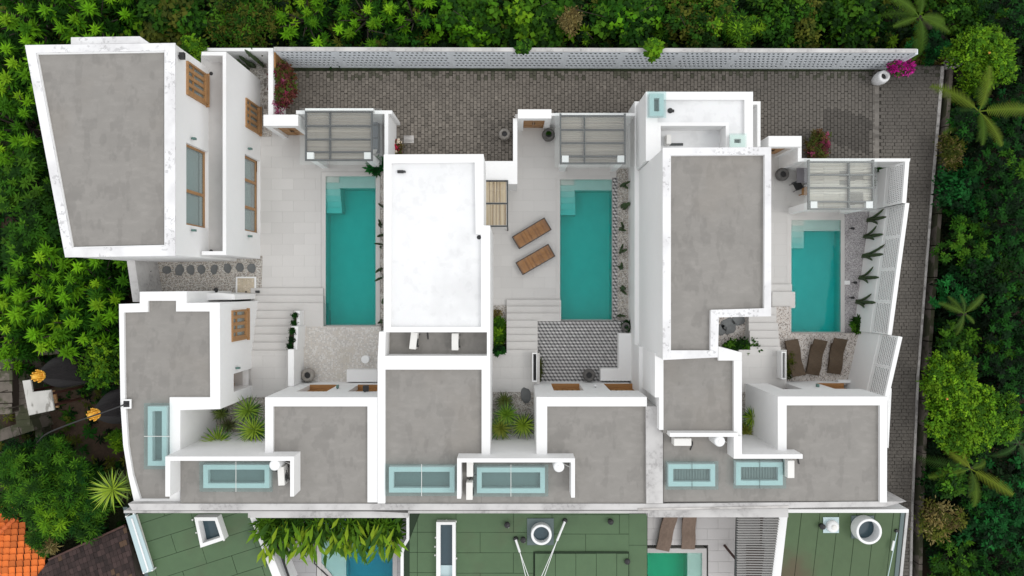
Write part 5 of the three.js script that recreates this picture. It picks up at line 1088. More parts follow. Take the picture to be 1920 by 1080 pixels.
{
  const t = thing('tin_roof', 'small whitish weathered flat roof below the left shrine', 'roof', P(75, 748, 0));
  wpart(t, 'roof_sheet', prism([[42, 714], [57, 712], [61, 735], [95, 731], [101, 769], [54, 779]], 2.6, 2.5), M.oldtin);
  for (const [u, v] of [[50, 735], [60, 768], [92, 762], [88, 740]]) wpart(t, 'post', box2(X(u, 2.5) - 0.06, -0.9, Z(v, 2.5) - 0.06, X(u, 2.5) + 0.06, 2.5, Z(v, 2.5) + 0.06), M.darkwood);
  const k = thing('timber_beam', 'short weathered timber beam lying beside the tin roof', 'timber', P(105, 750, 1.5)); wpart(k, 'beam', beam(P(101, 732, 1.6), P(108, 764, 1.4), 0.14, 0.1), M.teak); wpart(k, 'prop', beam(P(104.5, 748, 1.45), P(112, 744, -0.7), 0.1, 0.1), M.darkwood);
  const s = thing('stone_altar', 'low dark square stone altar between shrine and leafy bush', 'altar', P(133, 697, -0.4));
  wpart(s, 'rim', prism([[118, 684], [146, 681], [148, 710], [120, 712]], 0.5, -0.9, [[[124, 689], [141, 687], [143, 704], [125, 706]]]), M.mossstone); wpart(s, 'core', prism([[123, 688], [142, 686], [144, 705], [124, 707]], 0.2, -0.9), M.earth);
  const wl = (label, l, h) => { const w = thing('old_stone_wall', label, 'wall', P(l[0][0], l[0][1], 0), 'mossy walls of the temple yard'); const [a, b] = [l[0], l[1]], n = Math.max(3, Math.round(Math.hypot(b[0] - a[0], b[1] - a[1]) / 13)); for (let i = 0; i < n; i++) { const p = P(a[0] + (b[0] - a[0]) * (i + 0.02) / n, a[1] + (b[1] - a[1]) * (i + 0.02) / n, h), q = P(a[0] + (b[0] - a[0]) * (i + 0.98) / n, a[1] + (b[1] - a[1]) * (i + 0.98) / n, h); p.y = q.y = (h - 0.9) / 2 + (rnd() - 0.5) * 0.04; wpart(w, 'stone', beam(p, q, l[2], h + 0.9), M.mossstone); } };
  wl('mossy stone wall running past the tin roof at the left edge', [[29, 668], [44, 800], 0.75], 1.1); wl('mossy stone wall slanting across the lower temple yard', [[-30, 826], [62, 796], 0.6], 1.0); wl('dark stone wall under the tree above the temple yard', [[-20, 664], [110, 655], 0.5], 1.0); wl('mossy stone wall at the left edge above the orange roof', [[-30, 868], [55, 842], 0.6], 0.6); wl('narrow mossy kerb wall beside the lower left tree', [[70, 795], [76, 850], 0.35], 0.3);
  const br = thing('dead_branches', 'bare pale dead branches reaching in from the left edge', 'branches', P(-10, 770, 1));
  [[[-40, 745], [14, 732]], [[-40, 785], [48, 757]], [[-30, 770], [30, 763]], [[2, 771], [14, 783]], [[-30, 800], [36, 768]]].forEach(([a, b]) => wpart(br, 'branch', bar(P(a[0], a[1], 1.6), P(b[0], b[1], 1.9), 0.06, 0.015), M.bark));
  const bs = thing('brown_shed', 'dark brown low shed roof at the left edge of the temple yard', 'shed', P(12, 700, 0)); for (let i = 0; i < 5; i++) wpart(bs, 'board', prism([[-40, 675 + i * 21], [22, 673 + i * 21], [23, 692 + i * 21], [-40, 694 + i * 21]], 1.9 - i * 0.02, 1.8), M.mossstone); wpart(bs, 'wall', prism(rect(-38, 680, 18, 775), 1.78, -0.9), M.earth);
}
// low wall and drain along the right edge of the road
{
  const t = thing('road_wall', 'low mossy concrete wall and dark drain between the road and the right-hand jungle', 'wall', P(1760, 400, 0));
  const line = [[1779, 128], [1757, 400], [1735, 700], [1723, 950], [1717, 1220]];
  for (let i = 0; i + 1 < line.length; i++) { const n = 5; for (let k = 0; k < n; k++) { const f = (s) => [line[i][0] + (line[i + 1][0] - line[i][0]) * s, line[i][1] + (line[i + 1][1] - line[i][1]) * s], a = f(k / n + 0.003), b = f((k + 1) / n - 0.003); wpart(t, 'wall_block', prism([[a[0] - 3 + 5, a[1]], [a[0] + 9, a[1]], [b[0] + 9, b[1]], [b[0] + 2, b[1]]], 0.25 + (hash(i, k, 2) - 0.5) * 0.06, -0.9), M.mossstone); } }
  const p = thing('concrete_post', 'square concrete post at the corner of the paved lane', 'post', P(1780, 121, 0)); part(p, 'post', box(0, 0.1, 0, 0.5, 1.0, 0.5), M.concrete); part(p, 'cap', new RoundedBoxGeometry(0.62, 0.1, 0.62, 2, 0.02).translate(0, 0.65, 0), M.concrete); part(p, 'bolt', cyl(0, 0.7, 0, 0.07, 0.07, 0.06), M.stone);
}

// ------------------------------------------------------------------ plants
function leafG(out, ang, tilt, len, wid, droop, y0 = 0, r0 = 0) {       // pointed leaf of two bent halves appended to out
  const c = Math.cos(ang), s = Math.sin(ang), at = (t, side) => { const r = r0 + len * t * Math.cos(tilt - droop * t), y = y0 + len * (t * Math.sin(tilt) - droop * t * t * 0.5), w = side * wid; return [c * r - s * w, y + (side ? 0.12 * wid : 0), s * r + c * w]; };
  const A = at(0, 0), B = at(0.45, 1), C = at(0.45, -1), E = at(0.5, 0), T = at(1, 0);
  out.push(...A, ...E, ...B, ...A, ...C, ...E, ...E, ...T, ...B, ...E, ...C, ...T);
}
const bufG = (p) => { const g = new THREE.BufferGeometry(); g.setAttribute('position', new THREE.Float32BufferAttribute(p, 3)); g.computeVertexNormals(); boxUV(g); g.userData.keep = true; return g; };
function rosette(n, len, wid, t0, t1, droop, jit = 0.25) { const p = []; for (let i = 0; i < n; i++) leafG(p, i * 2.399 + rr(-jit, jit), t0 + (t1 - t0) * (i / n) + rr(-0.12, 0.12), len * rr(0.75, 1.1) * (1 - 0.3 * i / n), wid * rr(0.85, 1.1), droop, 0.03 * i / n); return bufG(p); }
function sprig(n, len, wid) { const p = []; for (let i = 0; i < n; i++) { const y = rr(-0.14, 0.12), a = rr(0, 6.28), q = []; leafG(q, a, rr(-0.3, 0.7), len * rr(0.7, 1.1), wid * rr(0.8, 1.1), rr(0.2, 0.7), y, rr(0, 0.12)); const ox = rr(-0.12, 0.12), oz = rr(-0.12, 0.12); for (let k = 0; k < q.length; k += 3) p.push(q[k] + ox, q[k + 1], q[k + 2] + oz); } return bufG(p); }
function tuft(n, len, wid) { const p = []; for (let i = 0; i < n; i++) leafG(p, i * 2.399 + rr(-0.3, 0.3), rr(-0.5, 1.25), len * rr(0.5, 1.12), wid * rr(0.8, 1.2), rr(0.3, 0.9), rr(-0.05, 0.08)); return bufG(p); }
const LEAF = {
  whorl: tuft(34, 0.4, 0.05),
  big: rosette(11, 0.5, 0.075, -0.15, 0.9, 0.5), mid: rosette(10, 0.36, 0.065, -0.2, 0.9, 0.4), small: sprig(16, 0.2, 0.055), vine: sprig(9, 0.3, 0.12), fine: sprig(18, 0.16, 0.03), long: rosette(12, 0.55, 0.045, 0.1, 1.1, 0.7), fern: rosette(14, 0.6, 0.05, 0.0, 0.8, 0.9),
};
const GREEN = {
  bright: [[0.05, 0.155, 0.004], [0.03, 0.105, 0.003], [0.075, 0.2, 0.005], [0.011, 0.053, 0.002], [0.006, 0.03, 0.002]],
  tip: [[0.14, 0.33, 0.007], [0.1, 0.27, 0.005], [0.18, 0.36, 0.01]],
  lime: [[0.07, 0.165, 0.004], [0.042, 0.115, 0.004], [0.022, 0.07, 0.003], [0.11, 0.22, 0.007]],
  mid: [[0.022, 0.08, 0.004], [0.013, 0.05, 0.003], [0.045, 0.12, 0.006], [0.006, 0.026, 0.002]],
  deep: [[0.005, 0.034, 0.004], [0.003, 0.018, 0.003], [0.01, 0.062, 0.005], [0.002, 0.009, 0.002]],
  blue: [[0.006, 0.06, 0.011], [0.004, 0.034, 0.006], [0.01, 0.1, 0.017], [0.002, 0.014, 0.003]],
  olive: [[0.055, 0.07, 0.007], [0.035, 0.05, 0.006], [0.075, 0.085, 0.01]],
  dry: [[0.13, 0.1, 0.03], [0.08, 0.06, 0.02], [0.18, 0.15, 0.055]],
  black: [[0.003, 0.012, 0.002], [0.002, 0.008, 0.002], [0.005, 0.018, 0.003]],  // near-black leaves: deep shadow of the thicket gaps put into the leaf colour
};
const mtx = new THREE.Matrix4(), qt = new THREE.Quaternion(), eu = new THREE.Euler(), sc = new THREE.Vector3();
function scatter(parent, name, geo, list) {          // list of {p, s, c, t}
  const m = new THREE.InstancedMesh(geo, M.leaf, list.length), col = new THREE.Color();
  list.forEach((l, i) => { eu.set((rnd() - 0.5) * (l.t ?? 0.9), rnd() * 6.283, (rnd() - 0.5) * (l.t ?? 0.9)); m.setMatrixAt(i, mtx.compose(l.p, qt.setFromEuler(eu), sc.setScalar(l.s))); m.setColorAt(i, col.setRGB(...l.c)); });
  m.name = name; m.userData.kind = 'stuff'; parent.add(m); return m;
}
const shade = (pal) => mulc(pick(pal), rr(0.7, 1.25));
function tree(name, label, category, u, v, h, r, leaf, pal, o = {}) {   // crown top at height h, radius r in metres; lobes of leaf clumps on limbs
  const base = o.base ?? -0.6, ctr = P(u, v, h - r * 0.35), t = thing(name, label, category, [ctr.x, base, ctr.z], o.group), cy = ctr.y - base, ry = o.flat ?? 0.6;
  const lobes = [], n = o.lobes ?? Math.round(5 + r * 4);
  for (let i = 0; i < n; i++) { const a = i * 2.399 + rr(-0.4, 0.4), d = r * Math.sqrt((i + 0.4) / n) * 0.82; lobes.push([V(Math.cos(a) * d * (o.wx ?? 1), cy + (0.35 - (d / r) ** 2 * 0.5) * r * ry + rr(-0.16, 0.16) * r, Math.sin(a) * d * (o.wz ?? 1)), r * rr(0.24, 0.4) * (o.lobe ?? 1)]); }
  if (!o.bare) {
    const tr = Math.max(0.06, r * 0.07), bx = ctr.x > 19 ? Math.max(0, 24.6 - ctr.x) : 0, kn = V(rr(-0.1, 0.1) * r + bx * 0.5, cy * 0.5, rr(-0.1, 0.1) * r);
    part(t, 'trunk', [bar(V(bx, -0.4, 0), kn, tr * 1.3, tr), ...lobes.slice(0, 14).map(([p, q]) => bar(kn, p.clone().setY(p.y - q * 0.5), tr * 0.6, tr * 0.15, 5))], M.bark);
  }
  const list = [], dens = o.dens ?? 1;
  if (o.shoots) {                                   // leafy shoots: pale young whorl on top, darker leaves further down the stem
    const n2 = Math.round(r * r * 3.14 * o.shoots);
    for (let i = 0; i < n2; i++) {
      const d = r * Math.sqrt((i + 0.5) / n2), a = i * 2.399 + rr(-0.5, 0.5), x = Math.cos(a) * d, z = Math.sin(a) * d, top = cy + r * 0.35 - (d / r) ** 2 * r * 0.35 - rr(0, 1) ** 1.5 * 1.3, young = rnd() < 0.72, k2 = 5 + Math.floor(rnd() * 3), sz = (o.size ?? 1) * rr(0.8, 1.2), lx = rr(-0.12, 0.12), lz = rr(-0.12, 0.12);
      for (let k = 0; k < k2; k++) list.push({ p: V(x + lx * k + rr(-0.05, 0.05), top - k * 0.24, z + lz * k + rr(-0.05, 0.05)), s: sz * (k === 0 ? 0.8 : 0.92 + 0.08 * k), c: mulc(k === 0 && young ? mulc(pick(GREEN.tip), rr(0.6, 1.05)) : k < 2 && young ? GREEN.bright[Math.floor(rnd() * 3)] : pick(k < 3 ? GREEN.bright.slice(1, 4) : GREEN.bright.slice(3)), rr(0.8, 1.2)), t: 0.35 });
    }
    scatter(t, 'crown', LEAF.whorl, list);
    return t;
  }
  for (const [p, q] of lobes) {
    const m = Math.round(dens * 30 * (q / 0.55) ** 2 * (0.6 / (o.size ?? 1)) ** 1.2 + 6), tone = rr(0.75, 1.25), own = rnd();
    for (let i = 0; i < m; i++) {
      const y = rr(-0.35, 1), a = rr(0, 6.283), w = Math.sqrt(Math.max(0, 1 - y * y)), k = q * rr(0.72, 1.08);
      list.push({ p: V(p.x + Math.cos(a) * w * k, p.y + y * k * 0.75, p.z + Math.sin(a) * w * k), s: (o.size ?? 1) * rr(0.7, 1.2), c: mulc(own < 0.25 && o.pal2 ? pick(o.pal2) : shade(pal), tone), t: 0.9 });
    }
    if (o.tips) for (let i = 0; i < o.tips; i++) { const a = rr(0, 6.28), d = rr(0, 0.8); list.push({ p: V(p.x + Math.cos(a) * q * d, p.y + q * 0.8 * Math.sqrt(1 - d * d) + 0.1, p.z + Math.sin(a) * q * d), s: (o.size ?? 1) * rr(1, 1.35), c: mulc(pick(GREEN.bright.slice(0, 3)), rr(1.0, 1.5)), t: 0.5 }); }
  }
  scatter(t, 'crown', LEAF[leaf], list);
  return t;
}
const frondG = (len, nL, wid, droop) => {           // feather palm leaf along +x
  const p = [], at = (s) => V(len * s * Math.cos(0.5 - droop * s * 0.5), len * (0.42 * s - droop * s * s * 0.55), 0);
  for (let i = 0; i < nL; i++) for (const k of [-1, 1]) {
    const s = 0.12 + 0.86 * i / nL, a = at(s), b = at(Math.min(1, s + 0.025)), l = len * 0.21 * Math.sin(Math.PI * (0.12 + 0.8 * s)) * rr(0.85, 1.1), tip = V(a.x + l * 0.55, a.y - l * 0.25, k * l * 0.85);
    p.push(a.x, a.y, a.z, b.x, b.y, b.z, tip.x, tip.y, tip.z);
  }
  for (let i = 0; i < 8; i++) { const a = at(i / 8), b = at((i + 1) / 8), w = wid * (1 - i / 9); p.push(a.x, a.y, w, b.x, b.y, w, a.x, a.y, -w, b.x, b.y, w, b.x, b.y, -w, a.x, a.y, -w); }
  return bufG(p);
};
function palm(label, u, v, h, len, n, cols, turn = 0) {
  const t = thing('palm_tree', label, 'palm tree', [X(u, h), -0.6, Z(v, h)], 'feather palms in the jungle'), H = h + 0.6, fr = [frondG(len, 30, 0.03, 1.0), frondG(len * 0.82, 26, 0.03, 1.4), frondG(len * 0.92, 28, 0.03, 0.7)];
  const bx = Math.max(0.3, 25 - t.position.x);      // the stem leans in from the jungle over the road side
  part(t, 'trunk', [bar(V(bx, -0.4, 0.2), V(bx * 0.4, H * 0.5, 0.05), 0.19, 0.15, 9), bar(V(bx * 0.4, H * 0.5, 0.05), V(0, H - 0.1, 0), 0.15, 0.12, 9)], M.bark);
  const ms = cols.map((c) => new THREE.MeshPhysicalMaterial({ color: rgb(...c), roughness: 0.7, specularIntensity: 0.3, side: THREE.DoubleSide }));
  for (let i = 0; i < n; i++) { const m = new THREE.Mesh(fr[i % 3], ms[(i * 2 + (i % 3)) % ms.length]); m.name = 'frond'; m.position.set(0, H - 0.1, 0); m.rotation.set(0, turn + i * 2 * Math.PI / n + rr(-0.55, 0.55), rr(-0.5, 0.25)); m.scale.setScalar(rr(0.55, 1.08)); m.rotation.order = 'YXZ'; t.add(m); }
}
function spiky(label, u, v, y, h, len, n, c1, c2, group = 'spiky yuccas in the courts') {  // yucca / dracaena head on a short stem
  const t = thing('yucca', label, 'plant', [X(u, y + h), y, Z(v, y + h)], group);
  part(t, 'stem', bar(V(0, -0.05, 0), V(0.02, h, 0), 0.07, 0.05), M.bark);
  const mk = (k, a, b) => { const p = []; for (let i = 0; i < k; i++) leafG(p, i * 2.399, a + (b - a) * (i / k) + rr(-0.1, 0.1), len * rr(0.8, 1.1), 0.036, 0.3, h); return bufG(p); };
  part(t, 'crown', mk(Math.round(n * 0.5), -0.25, 0.5), std({ color: rgb(...c1), roughness: 0.55, side: THREE.DoubleSide })); part(t, 'young_leaves', mk(Math.round(n * 0.4), 0.35, 1.35), std({ color: rgb(...c2), roughness: 0.55, side: THREE.DoubleSide }));
}
function cactus(name, label, group, u, v, y, stems) {         // stems: [dx, dz, height, lean x, lean z, radius, [arms]]
  const t = thing(name, label, 'cactus', P(u, v, y), group);
  for (const [dx, dz, hh, lx, lz, r] of stems) {
    const ribs = 7, seg = 7, g = new THREE.CylinderGeometry(1, 1, 1, ribs * 2, seg, false), p = g.attributes.position;
    for (let i = 0; i < p.count; i++) {
      const s = p.getY(i) + 0.5, a = Math.atan2(p.getZ(i), p.getX(i)), rad = Math.hypot(p.getX(i), p.getZ(i)) < 0.01 ? 0 : r * (1 + 0.2 * Math.cos(a * ribs)) * (s > 0.99 ? 0.35 : 0.85 + 0.3 * Math.sin(s * 2.6)) * (0.92 + 0.1 * Math.sin(s * 14 + dx * 9));
      p.setXYZ(i, dx + Math.cos(a) * rad + lx * s * s, -0.05 + hh * s, dz + Math.sin(a) * rad + lz * s * s);
    }
    g.computeVertexNormals(); part(t, 'stem', g, M.cactus);
  }
}
const rs = (n, h, r, lean) => Array.from({ length: n }, () => [rr(-0.16, 0.16), rr(-0.16, 0.16), h * rr(0.6, 1.1), rr(-lean, lean), rr(-lean, lean), r * rr(0.8, 1.15)]);
function branchy(h, arms) { const o = [[0, 0, h, 0.05, 0, 0.085]]; for (let i = 0; i < arms; i++) { const a = i * 2.1 + rr(0, 1); o.push([Math.cos(a) * 0.07, Math.sin(a) * 0.07, h * rr(0.75, 1.15), Math.cos(a) * rr(0.25, 0.45), Math.sin(a) * rr(0.25, 0.5), 0.06]); } return o; }
[[1648, 0], [1640, 1], [1638, 2], [1631, 3], [1624, 4]].forEach(([u, i]) => { const v = [409, 440, 475, 519, 564][i], base = [1627, 1621, 1618, 1612, 1606][i]; cactus('cactus', nth[i] + ' branching cactus from the pale canopy along the white pierced wall', 'cacti along the pierced wall', base, v + [4, 4, 5, 2, 2][i], 0.03, branchy(1.7 + hash(i, 1, 1) * 0.4, 4)); });
[[1166, 352], [1165, 388], [1164, 431], [1165, 470], [1167, 502], [1166, 543], [1166, 592]].forEach(([u, v], i) => cactus('cactus', nth[i] + ' low cactus from the second canopy in the gravel beside the second pool', 'cacti beside the second pool', u, v, 0.03, rs(3, 0.95, 0.075, 0.3)));
[385, 424, 444, 462, 505, 525, 562, 603].forEach((v, i) => cactus('cactus', nth[i] + ' slim dark cactus from the first canopy between the first pool and the white house', 'cacti beside the first pool', 715, v, 0.03, rs(2, 1.1, 0.06, 0.25)));
[[455, 128, 1.5], [462, 127, 1.6], [472, 124, 1.4], [479, 122, 0.9], [489, 119, 2.2], [497, 117, 2.3]].forEach(([u, v, h], i) => cactus('cactus', nth[i] + ' column cactus from the left in the small walled court by the lane', 'column cacti in the walled court', u, v, 0.02, rs(i > 3 ? 3 : 2, h, 0.085, 0.12)));
// yuccas of the three small courts
const yG = [0.05, 0.15, 0.008], yL = [0.24, 0.36, 0.02];
spiky('spiky yucca lowest in the left court, against the white screen', 410, 828, UP, 1.7, 0.95, 84, yG, yL);
spiky('large spiky yucca in the left court, nearest the grey roof edge', 477, 806, UP, 1.8, 1.0, 88, yG, yL);
spiky('dark spiky yucca at the top right of the left court', 466, 770, UP, 1.5, 0.95, 80, [0.045, 0.12, 0.01], [0.17, 0.28, 0.016]);
spiky('small brownish yucca in the middle of the left court', 428, 798, UP, 0.7, 0.5, 52, [0.06, 0.05, 0.018], [0.06, 0.085, 0.018]);
spiky('small dark yucca at the upper left of the left court', 415, 775, UP, 0.7, 0.55, 52, [0.035, 0.065, 0.012], [0.09, 0.13, 0.015]);
spiky('dark bushy yucca at the top of the middle court beside the stepping stone', 946, 752, UP, 0.6, 0.6, 60, [0.04, 0.07, 0.014], [0.1, 0.13, 0.02]);
spiky('green yucca in the centre of the middle court', 950, 778, UP, 1.0, 0.78, 72, yG, [0.16, 0.3, 0.016]);
spiky('yellow green yucca at the lower left of the middle court', 938, 803, UP, 1.2, 0.8, 76, yG, [0.21, 0.25, 0.025]);
spiky('dark yucca at the lower right of the middle court', 981, 797, UP, 1.1, 0.82, 76, [0.032, 0.085, 0.012], yL);
spiky('bushy yucca in the right court beside the white house wall', 1411, 783, UP, 1.0, 0.75, 72, yG, yL);
spiky('low yellowish yucca at the bottom of the right court', 1398, 806, UP, 0.8, 0.6, 64, [0.07, 0.1, 0.014], [0.22, 0.24, 0.03]);
spiky('bright yellow green yucca outside the curved left wall', 212, 917, -0.5, 4.9, 1.15, 80, [0.09, 0.17, 0.008], [0.25, 0.36, 0.012], 'yuccas outside the left wall');
spiky('half hidden yucca directly against the curved left wall', 240, 908, -0.5, 4.2, 0.9, 64, [0.06, 0.1, 0.012], [0.12, 0.17, 0.016], 'yuccas outside the left wall');
// small potted and bedded plants
function bushlet(name, label, category, u, v, y, r, leaf, pal, n, size, group, extra) {
  const t = thing(name, label, category, P(u, v, y), group), list = [];
  part(t, 'stem', [0, 1, 2].map((i) => bar(V(0, -0.05, 0), V(Math.cos(i * 2.1) * r * 0.5, r * 0.9, Math.sin(i * 2.1) * r * 0.5), 0.025, 0.01, 5)), M.bark);
  for (let i = 0; i < n; i++) { const a = rr(0, 6.28), d = Math.sqrt(rnd()) * r; list.push({ p: V(Math.cos(a) * d * (extra?.wx ?? 1), rr(0.25, 1.2) * r * (extra?.hy ?? 1), Math.sin(a) * d * (extra?.wz ?? 1)), s: size * rr(0.7, 1.2), c: shade(pal), t: 1.2 }); }
  scatter(t, 'foliage', LEAF[leaf], list);
  if (extra?.flowers) { const f = []; for (let i = 0; i < extra.flowers; i++) { const a = rr(0, 6.28), d = Math.sqrt(rnd()) * r * 1.05; f.push({ p: V(Math.cos(a) * d * (extra.wx ?? 1) + (extra.fx ?? 0), rr(0.5, 1.3) * r * (extra.hy ?? 1), Math.sin(a) * d * (extra.wz ?? 1) + (extra.fz ?? 0)), s: rr(0.5, 0.9), c: shade(extra.fc), t: 1.5 }); } scatter(t, 'blossom', LEAF.small, f); }
  return t;
}
[[553, 591], [552, 605], [549, 621], [547, 637], [544, 650]].forEach(([u, v], i) => bushlet('planter_shrub', nth[i] + ' small dark shrub from the top on the stepped white planter wall', 'shrub', u, v, i < 2 ? 1.2 : 1.8, 0.11, 'fine', GREEN.deep, 18, 0.55, 'shrubs on the stepped planter'));
bushlet('leafy_plant', 'broad leaved yellow green plant in the gravel bed beside the middle stairs', 'plant', 935, 620, 0.12, 0.5, 'big', GREEN.lime, 34, 0.85, null, { wx: 0.75, wz: 1.3 });
bushlet('leafy_plant', 'small brown tuft at the top of the gravel bed beside the middle stairs', 'plant', 930, 588, 0.12, 0.2, 'fine', GREEN.dry, 30, 0.7);
bushlet('potted_shrub', 'small dark green plant growing out of the pot on the middle upper walk', 'plant', 935, 657, UP + 0.3, 0.26, 'mid', GREEN.deep, 22, 0.55);
bushlet('leafy_plant', 'low trailing greenery along the slim planter by the patterned patio', 'plant', 1010, 690, PL, 0.3, 'fine', GREEN.olive, 60, 0.7, null, { wx: 0.4, wz: 2.4 });
bushlet('leafy_plant', 'low trailing greenery along the slim planter by the wicker loungers', 'plant', 1478, 686, PL, 0.3, 'fine', GREEN.olive, 60, 0.7, null, { wx: 0.4, wz: 2.4 });
bushlet('leafy_plant', 'hedge of mixed green plants below the tall house corner beside the narrow stairs', 'plant', 1388, 652, 0.3, 0.75, 'small', GREEN.mid, 240, 0.9, null, { wx: 1.25, wz: 0.5 });
bushlet('leafy_plant', 'dark low bush behind the wicker loungers at the foot of the white wall', 'plant', 1608, 609, 0.03, 0.5, 'mid', GREEN.mid, 60, 0.75);
bushlet('leafy_plant', 'dark green plant at the lower end of the second pool gravel strip', 'plant', 1175, 610, 0.5, 0.28, 'mid', GREEN.deep, 24, 0.6);
bushlet('leafy_plant', 'dark broad leaved plant between the first glass canopy and the white house', 'plant', 708, 312, 0.05, 0.45, 'big', GREEN.blue, 16, 0.9);
bushlet('leafy_plant', 'dark green shrub behind the pale canopy in the white walled corner', 'plant', 1640, 335, 0.05, 0.75, 'mid', GREEN.deep, 110, 0.8);
bushlet('potted_shrub', 'single green sprig in the black ribbed pot by the second gateway', 'plant', 1029, 251, 0.55, 0.12, 'mid', GREEN.mid, 4, 0.5);
bushlet('bougainvillea', 'red bougainvillea spilling over the white court wall beside the wooden hatch', 'shrub', 539, 166, 0.7, 0.95, 'small', [[0.1, 0.035, 0.02], [0.065, 0.07, 0.012], [0.11, 0.03, 0.03], [0.05, 0.075, 0.012]], 300, 0.8, 'flowering bougainvilleas', { wx: 0.6, wz: 1.2, flowers: 45, fc: [[0.15, 0.02, 0.045], [0.12, 0.018, 0.03], [0.2, 0.04, 0.09]], fx: -0.15, fz: 0.35 });
bushlet('bougainvillea', 'pink flowering shrub beside the third gateway on the paved lane', 'shrub', 1525, 276, 0.05, 0.75, 'small', [[0.07, 0.06, 0.015], [0.09, 0.045, 0.02], [0.05, 0.07, 0.012]], 110, 0.75, 'flowering bougainvilleas', { wx: 0.75, flowers: 12, fc: [[0.26, 0.05, 0.1], [0.18, 0.03, 0.06]] });
bushlet('bougainvillea', 'magenta bougainvillea in the whitewashed pot at the end of the pierced wall', 'shrub', 1683, 129, 0.9, 0.5, 'small', [[0.04, 0.07, 0.012], [0.05, 0.055, 0.012]], 60, 0.8, 'flowering bougainvilleas', { wx: 1.2, wz: 0.75, flowers: 100, fc: [[0.42, 0.012, 0.22], [0.33, 0.01, 0.16], [0.5, 0.03, 0.28]] });
bushlet('bougainvillea', 'small red flowering plant at the lane end of the first canopy wall', 'shrub', 742, 280, 0.05, 0.34, 'small', [[0.06, 0.075, 0.015], [0.08, 0.06, 0.02]], 50, 0.75, 'flowering bougainvilleas', { wz: 1.2, flowers: 14, fc: [[0.42, 0.02, 0.06], [0.5, 0.04, 0.16], [0.6, 0.5, 0.4]] });
{ // long-leaved hedge hanging over the blue pool: each large leaf its own piece
  const t = thing('overhanging_hedge', 'hedge of long glossy yellow green leaves hanging over the blue pool', 'hedge', P(635, 985, UP)), gs = [0, 1, 2].map((i) => { const p = []; leafG(p, 0, 0.5, [1.3, 1.1, 0.85][i], 0.1, 1.0); return bufG(p); }), ms = [[0.12, 0.23, 0.006], [0.065, 0.15, 0.005], [0.025, 0.075, 0.004], [0.18, 0.27, 0.01]].map((c) => new THREE.MeshPhysicalMaterial({ color: rgb(...c), roughness: 0.6, specularIntensity: 0.3, side: THREE.DoubleSide }));
  part(t, 'stem', Array.from({ length: 9 }, (_, i) => bar(V(-3.2 + i * 0.8, -0.2, -0.3), V(-3.2 + i * 0.8 + rr(-0.2, 0.2), 1.9, 0.1), 0.06, 0.04)), M.bark);
  scatter(t, 'inner_foliage', LEAF.long, Array.from({ length: 170 }, () => ({ p: V(rr(-3.6, 3.4), rr(0.7, 1.9), rr(-1.0, 0.2)), s: rr(0.9, 1.4), c: shade([[0.03, 0.085, 0.004], [0.05, 0.12, 0.005], [0.015, 0.05, 0.003]]), t: 1.2 })));
  for (let i = 0; i < 290; i++) { const m = new THREE.Mesh(pick(gs), pick(ms)); m.name = 'leaf'; m.position.set(rr(-3.6, 3.45), rr(0.9, 2.3), rr(-0.95, 0.45)); m.rotation.set(0, -Math.PI / 2 + rr(-0.7, 0.7) + (rnd() < 0.05 ? Math.PI : 0), 0); t.add(m); }
}
// trees and big shrubs around the compound
const tips = { shoots: 1.15, size: 1.3 };
tree('garden_tree', 'large bright green tree spreading left of the notched grey roof', 'tree', 70, 545, 3.6, 2.7, 'big', GREEN.bright, tips);
tree('garden_tree', 'bright green tree hanging over the temple yard beside the curved house', 'tree', 140, 610, 3.4, 2.6, 'big', GREEN.bright, tips);
tree('garden_tree', 'bright green tree directly below the corner of the two storey house', 'tree', 165, 530, 3.0, 2.0, 'big', GREEN.bright, tips);
tree('garden_tree', 'bright tree at the left picture edge below the dark gap', 'tree', 8, 620, 3.2, 1.9, 'big', GREEN.bright, tips);
tree('garden_tree', 'yellow green tree at the left edge beside the middle of the two storey house', 'tree', 15, 235, 3.2, 2.4, 'big', GREEN.bright, tips);
tree('garden_tree', 'small green tree tucked against the upper left roof corner', 'tree', 28, 130, 3.0, 1.9, 'big', GREEN.bright, tips);
tree('garden_tree', 'dark leafy tree under the lower half of the sloping left roof', 'tree', 50, 340, 2.2, 2.0, 'big', GREEN.mid, { size: 0.9, dens: 0.5 });
tree('garden_tree', 'green tree in the top left corner of the picture', 'tree', 40, 25, 3.4, 2.3, 'big', GREEN.bright, tips);
tree('garden_tree', 'green tree above the stained roof block of the two storey house', 'tree', 165, 25, 2.6, 2.0, 'big', GREEN.bright, tips);
tree('garden_tree', 'dark green tree behind the bright trees at the left edge, level with the roof corner', 'tree', 70, 455, 2.6, 1.8, 'big', GREEN.mid, { size: 0.9, dens: 0.5 });
tree('leafy_bush', 'small leaved green bush pressed against the curved white wall', 'bush', 193, 680, 2.6, 1.35, 'small', GREEN.lime.concat(GREEN.mid), { size: 1.1, dens: 1.2 });
tree('leafy_bush', 'little yellow green bush at the foot of the curved wall', 'bush', 222, 822, 0.9, 0.5, 'small', GREEN.lime, { size: 1, dens: 1 });
tree('garden_tree', 'dense dark tree with pointed leaves above the orange roof', 'tree', 80, 908, 4.1, 2.25, 'long', GREEN.mid, { size: 0.75, dens: 1.5, pal2: GREEN.lime });
tree('garden_tree', 'dense glossy tree between the orange roof and the bright yucca', 'tree', 145, 940, 3.8, 1.75, 'long', GREEN.mid.concat(GREEN.deep.slice(0, 1)), { size: 0.75, dens: 1.5 });
tree('leafy_bush', 'pointed leaved bush overhanging the edge of the orange roof', 'bush', 88, 1002, 3.6, 0.95, 'long', GREEN.mid, { size: 0.75, dens: 1.3, pal2: GREEN.dry });
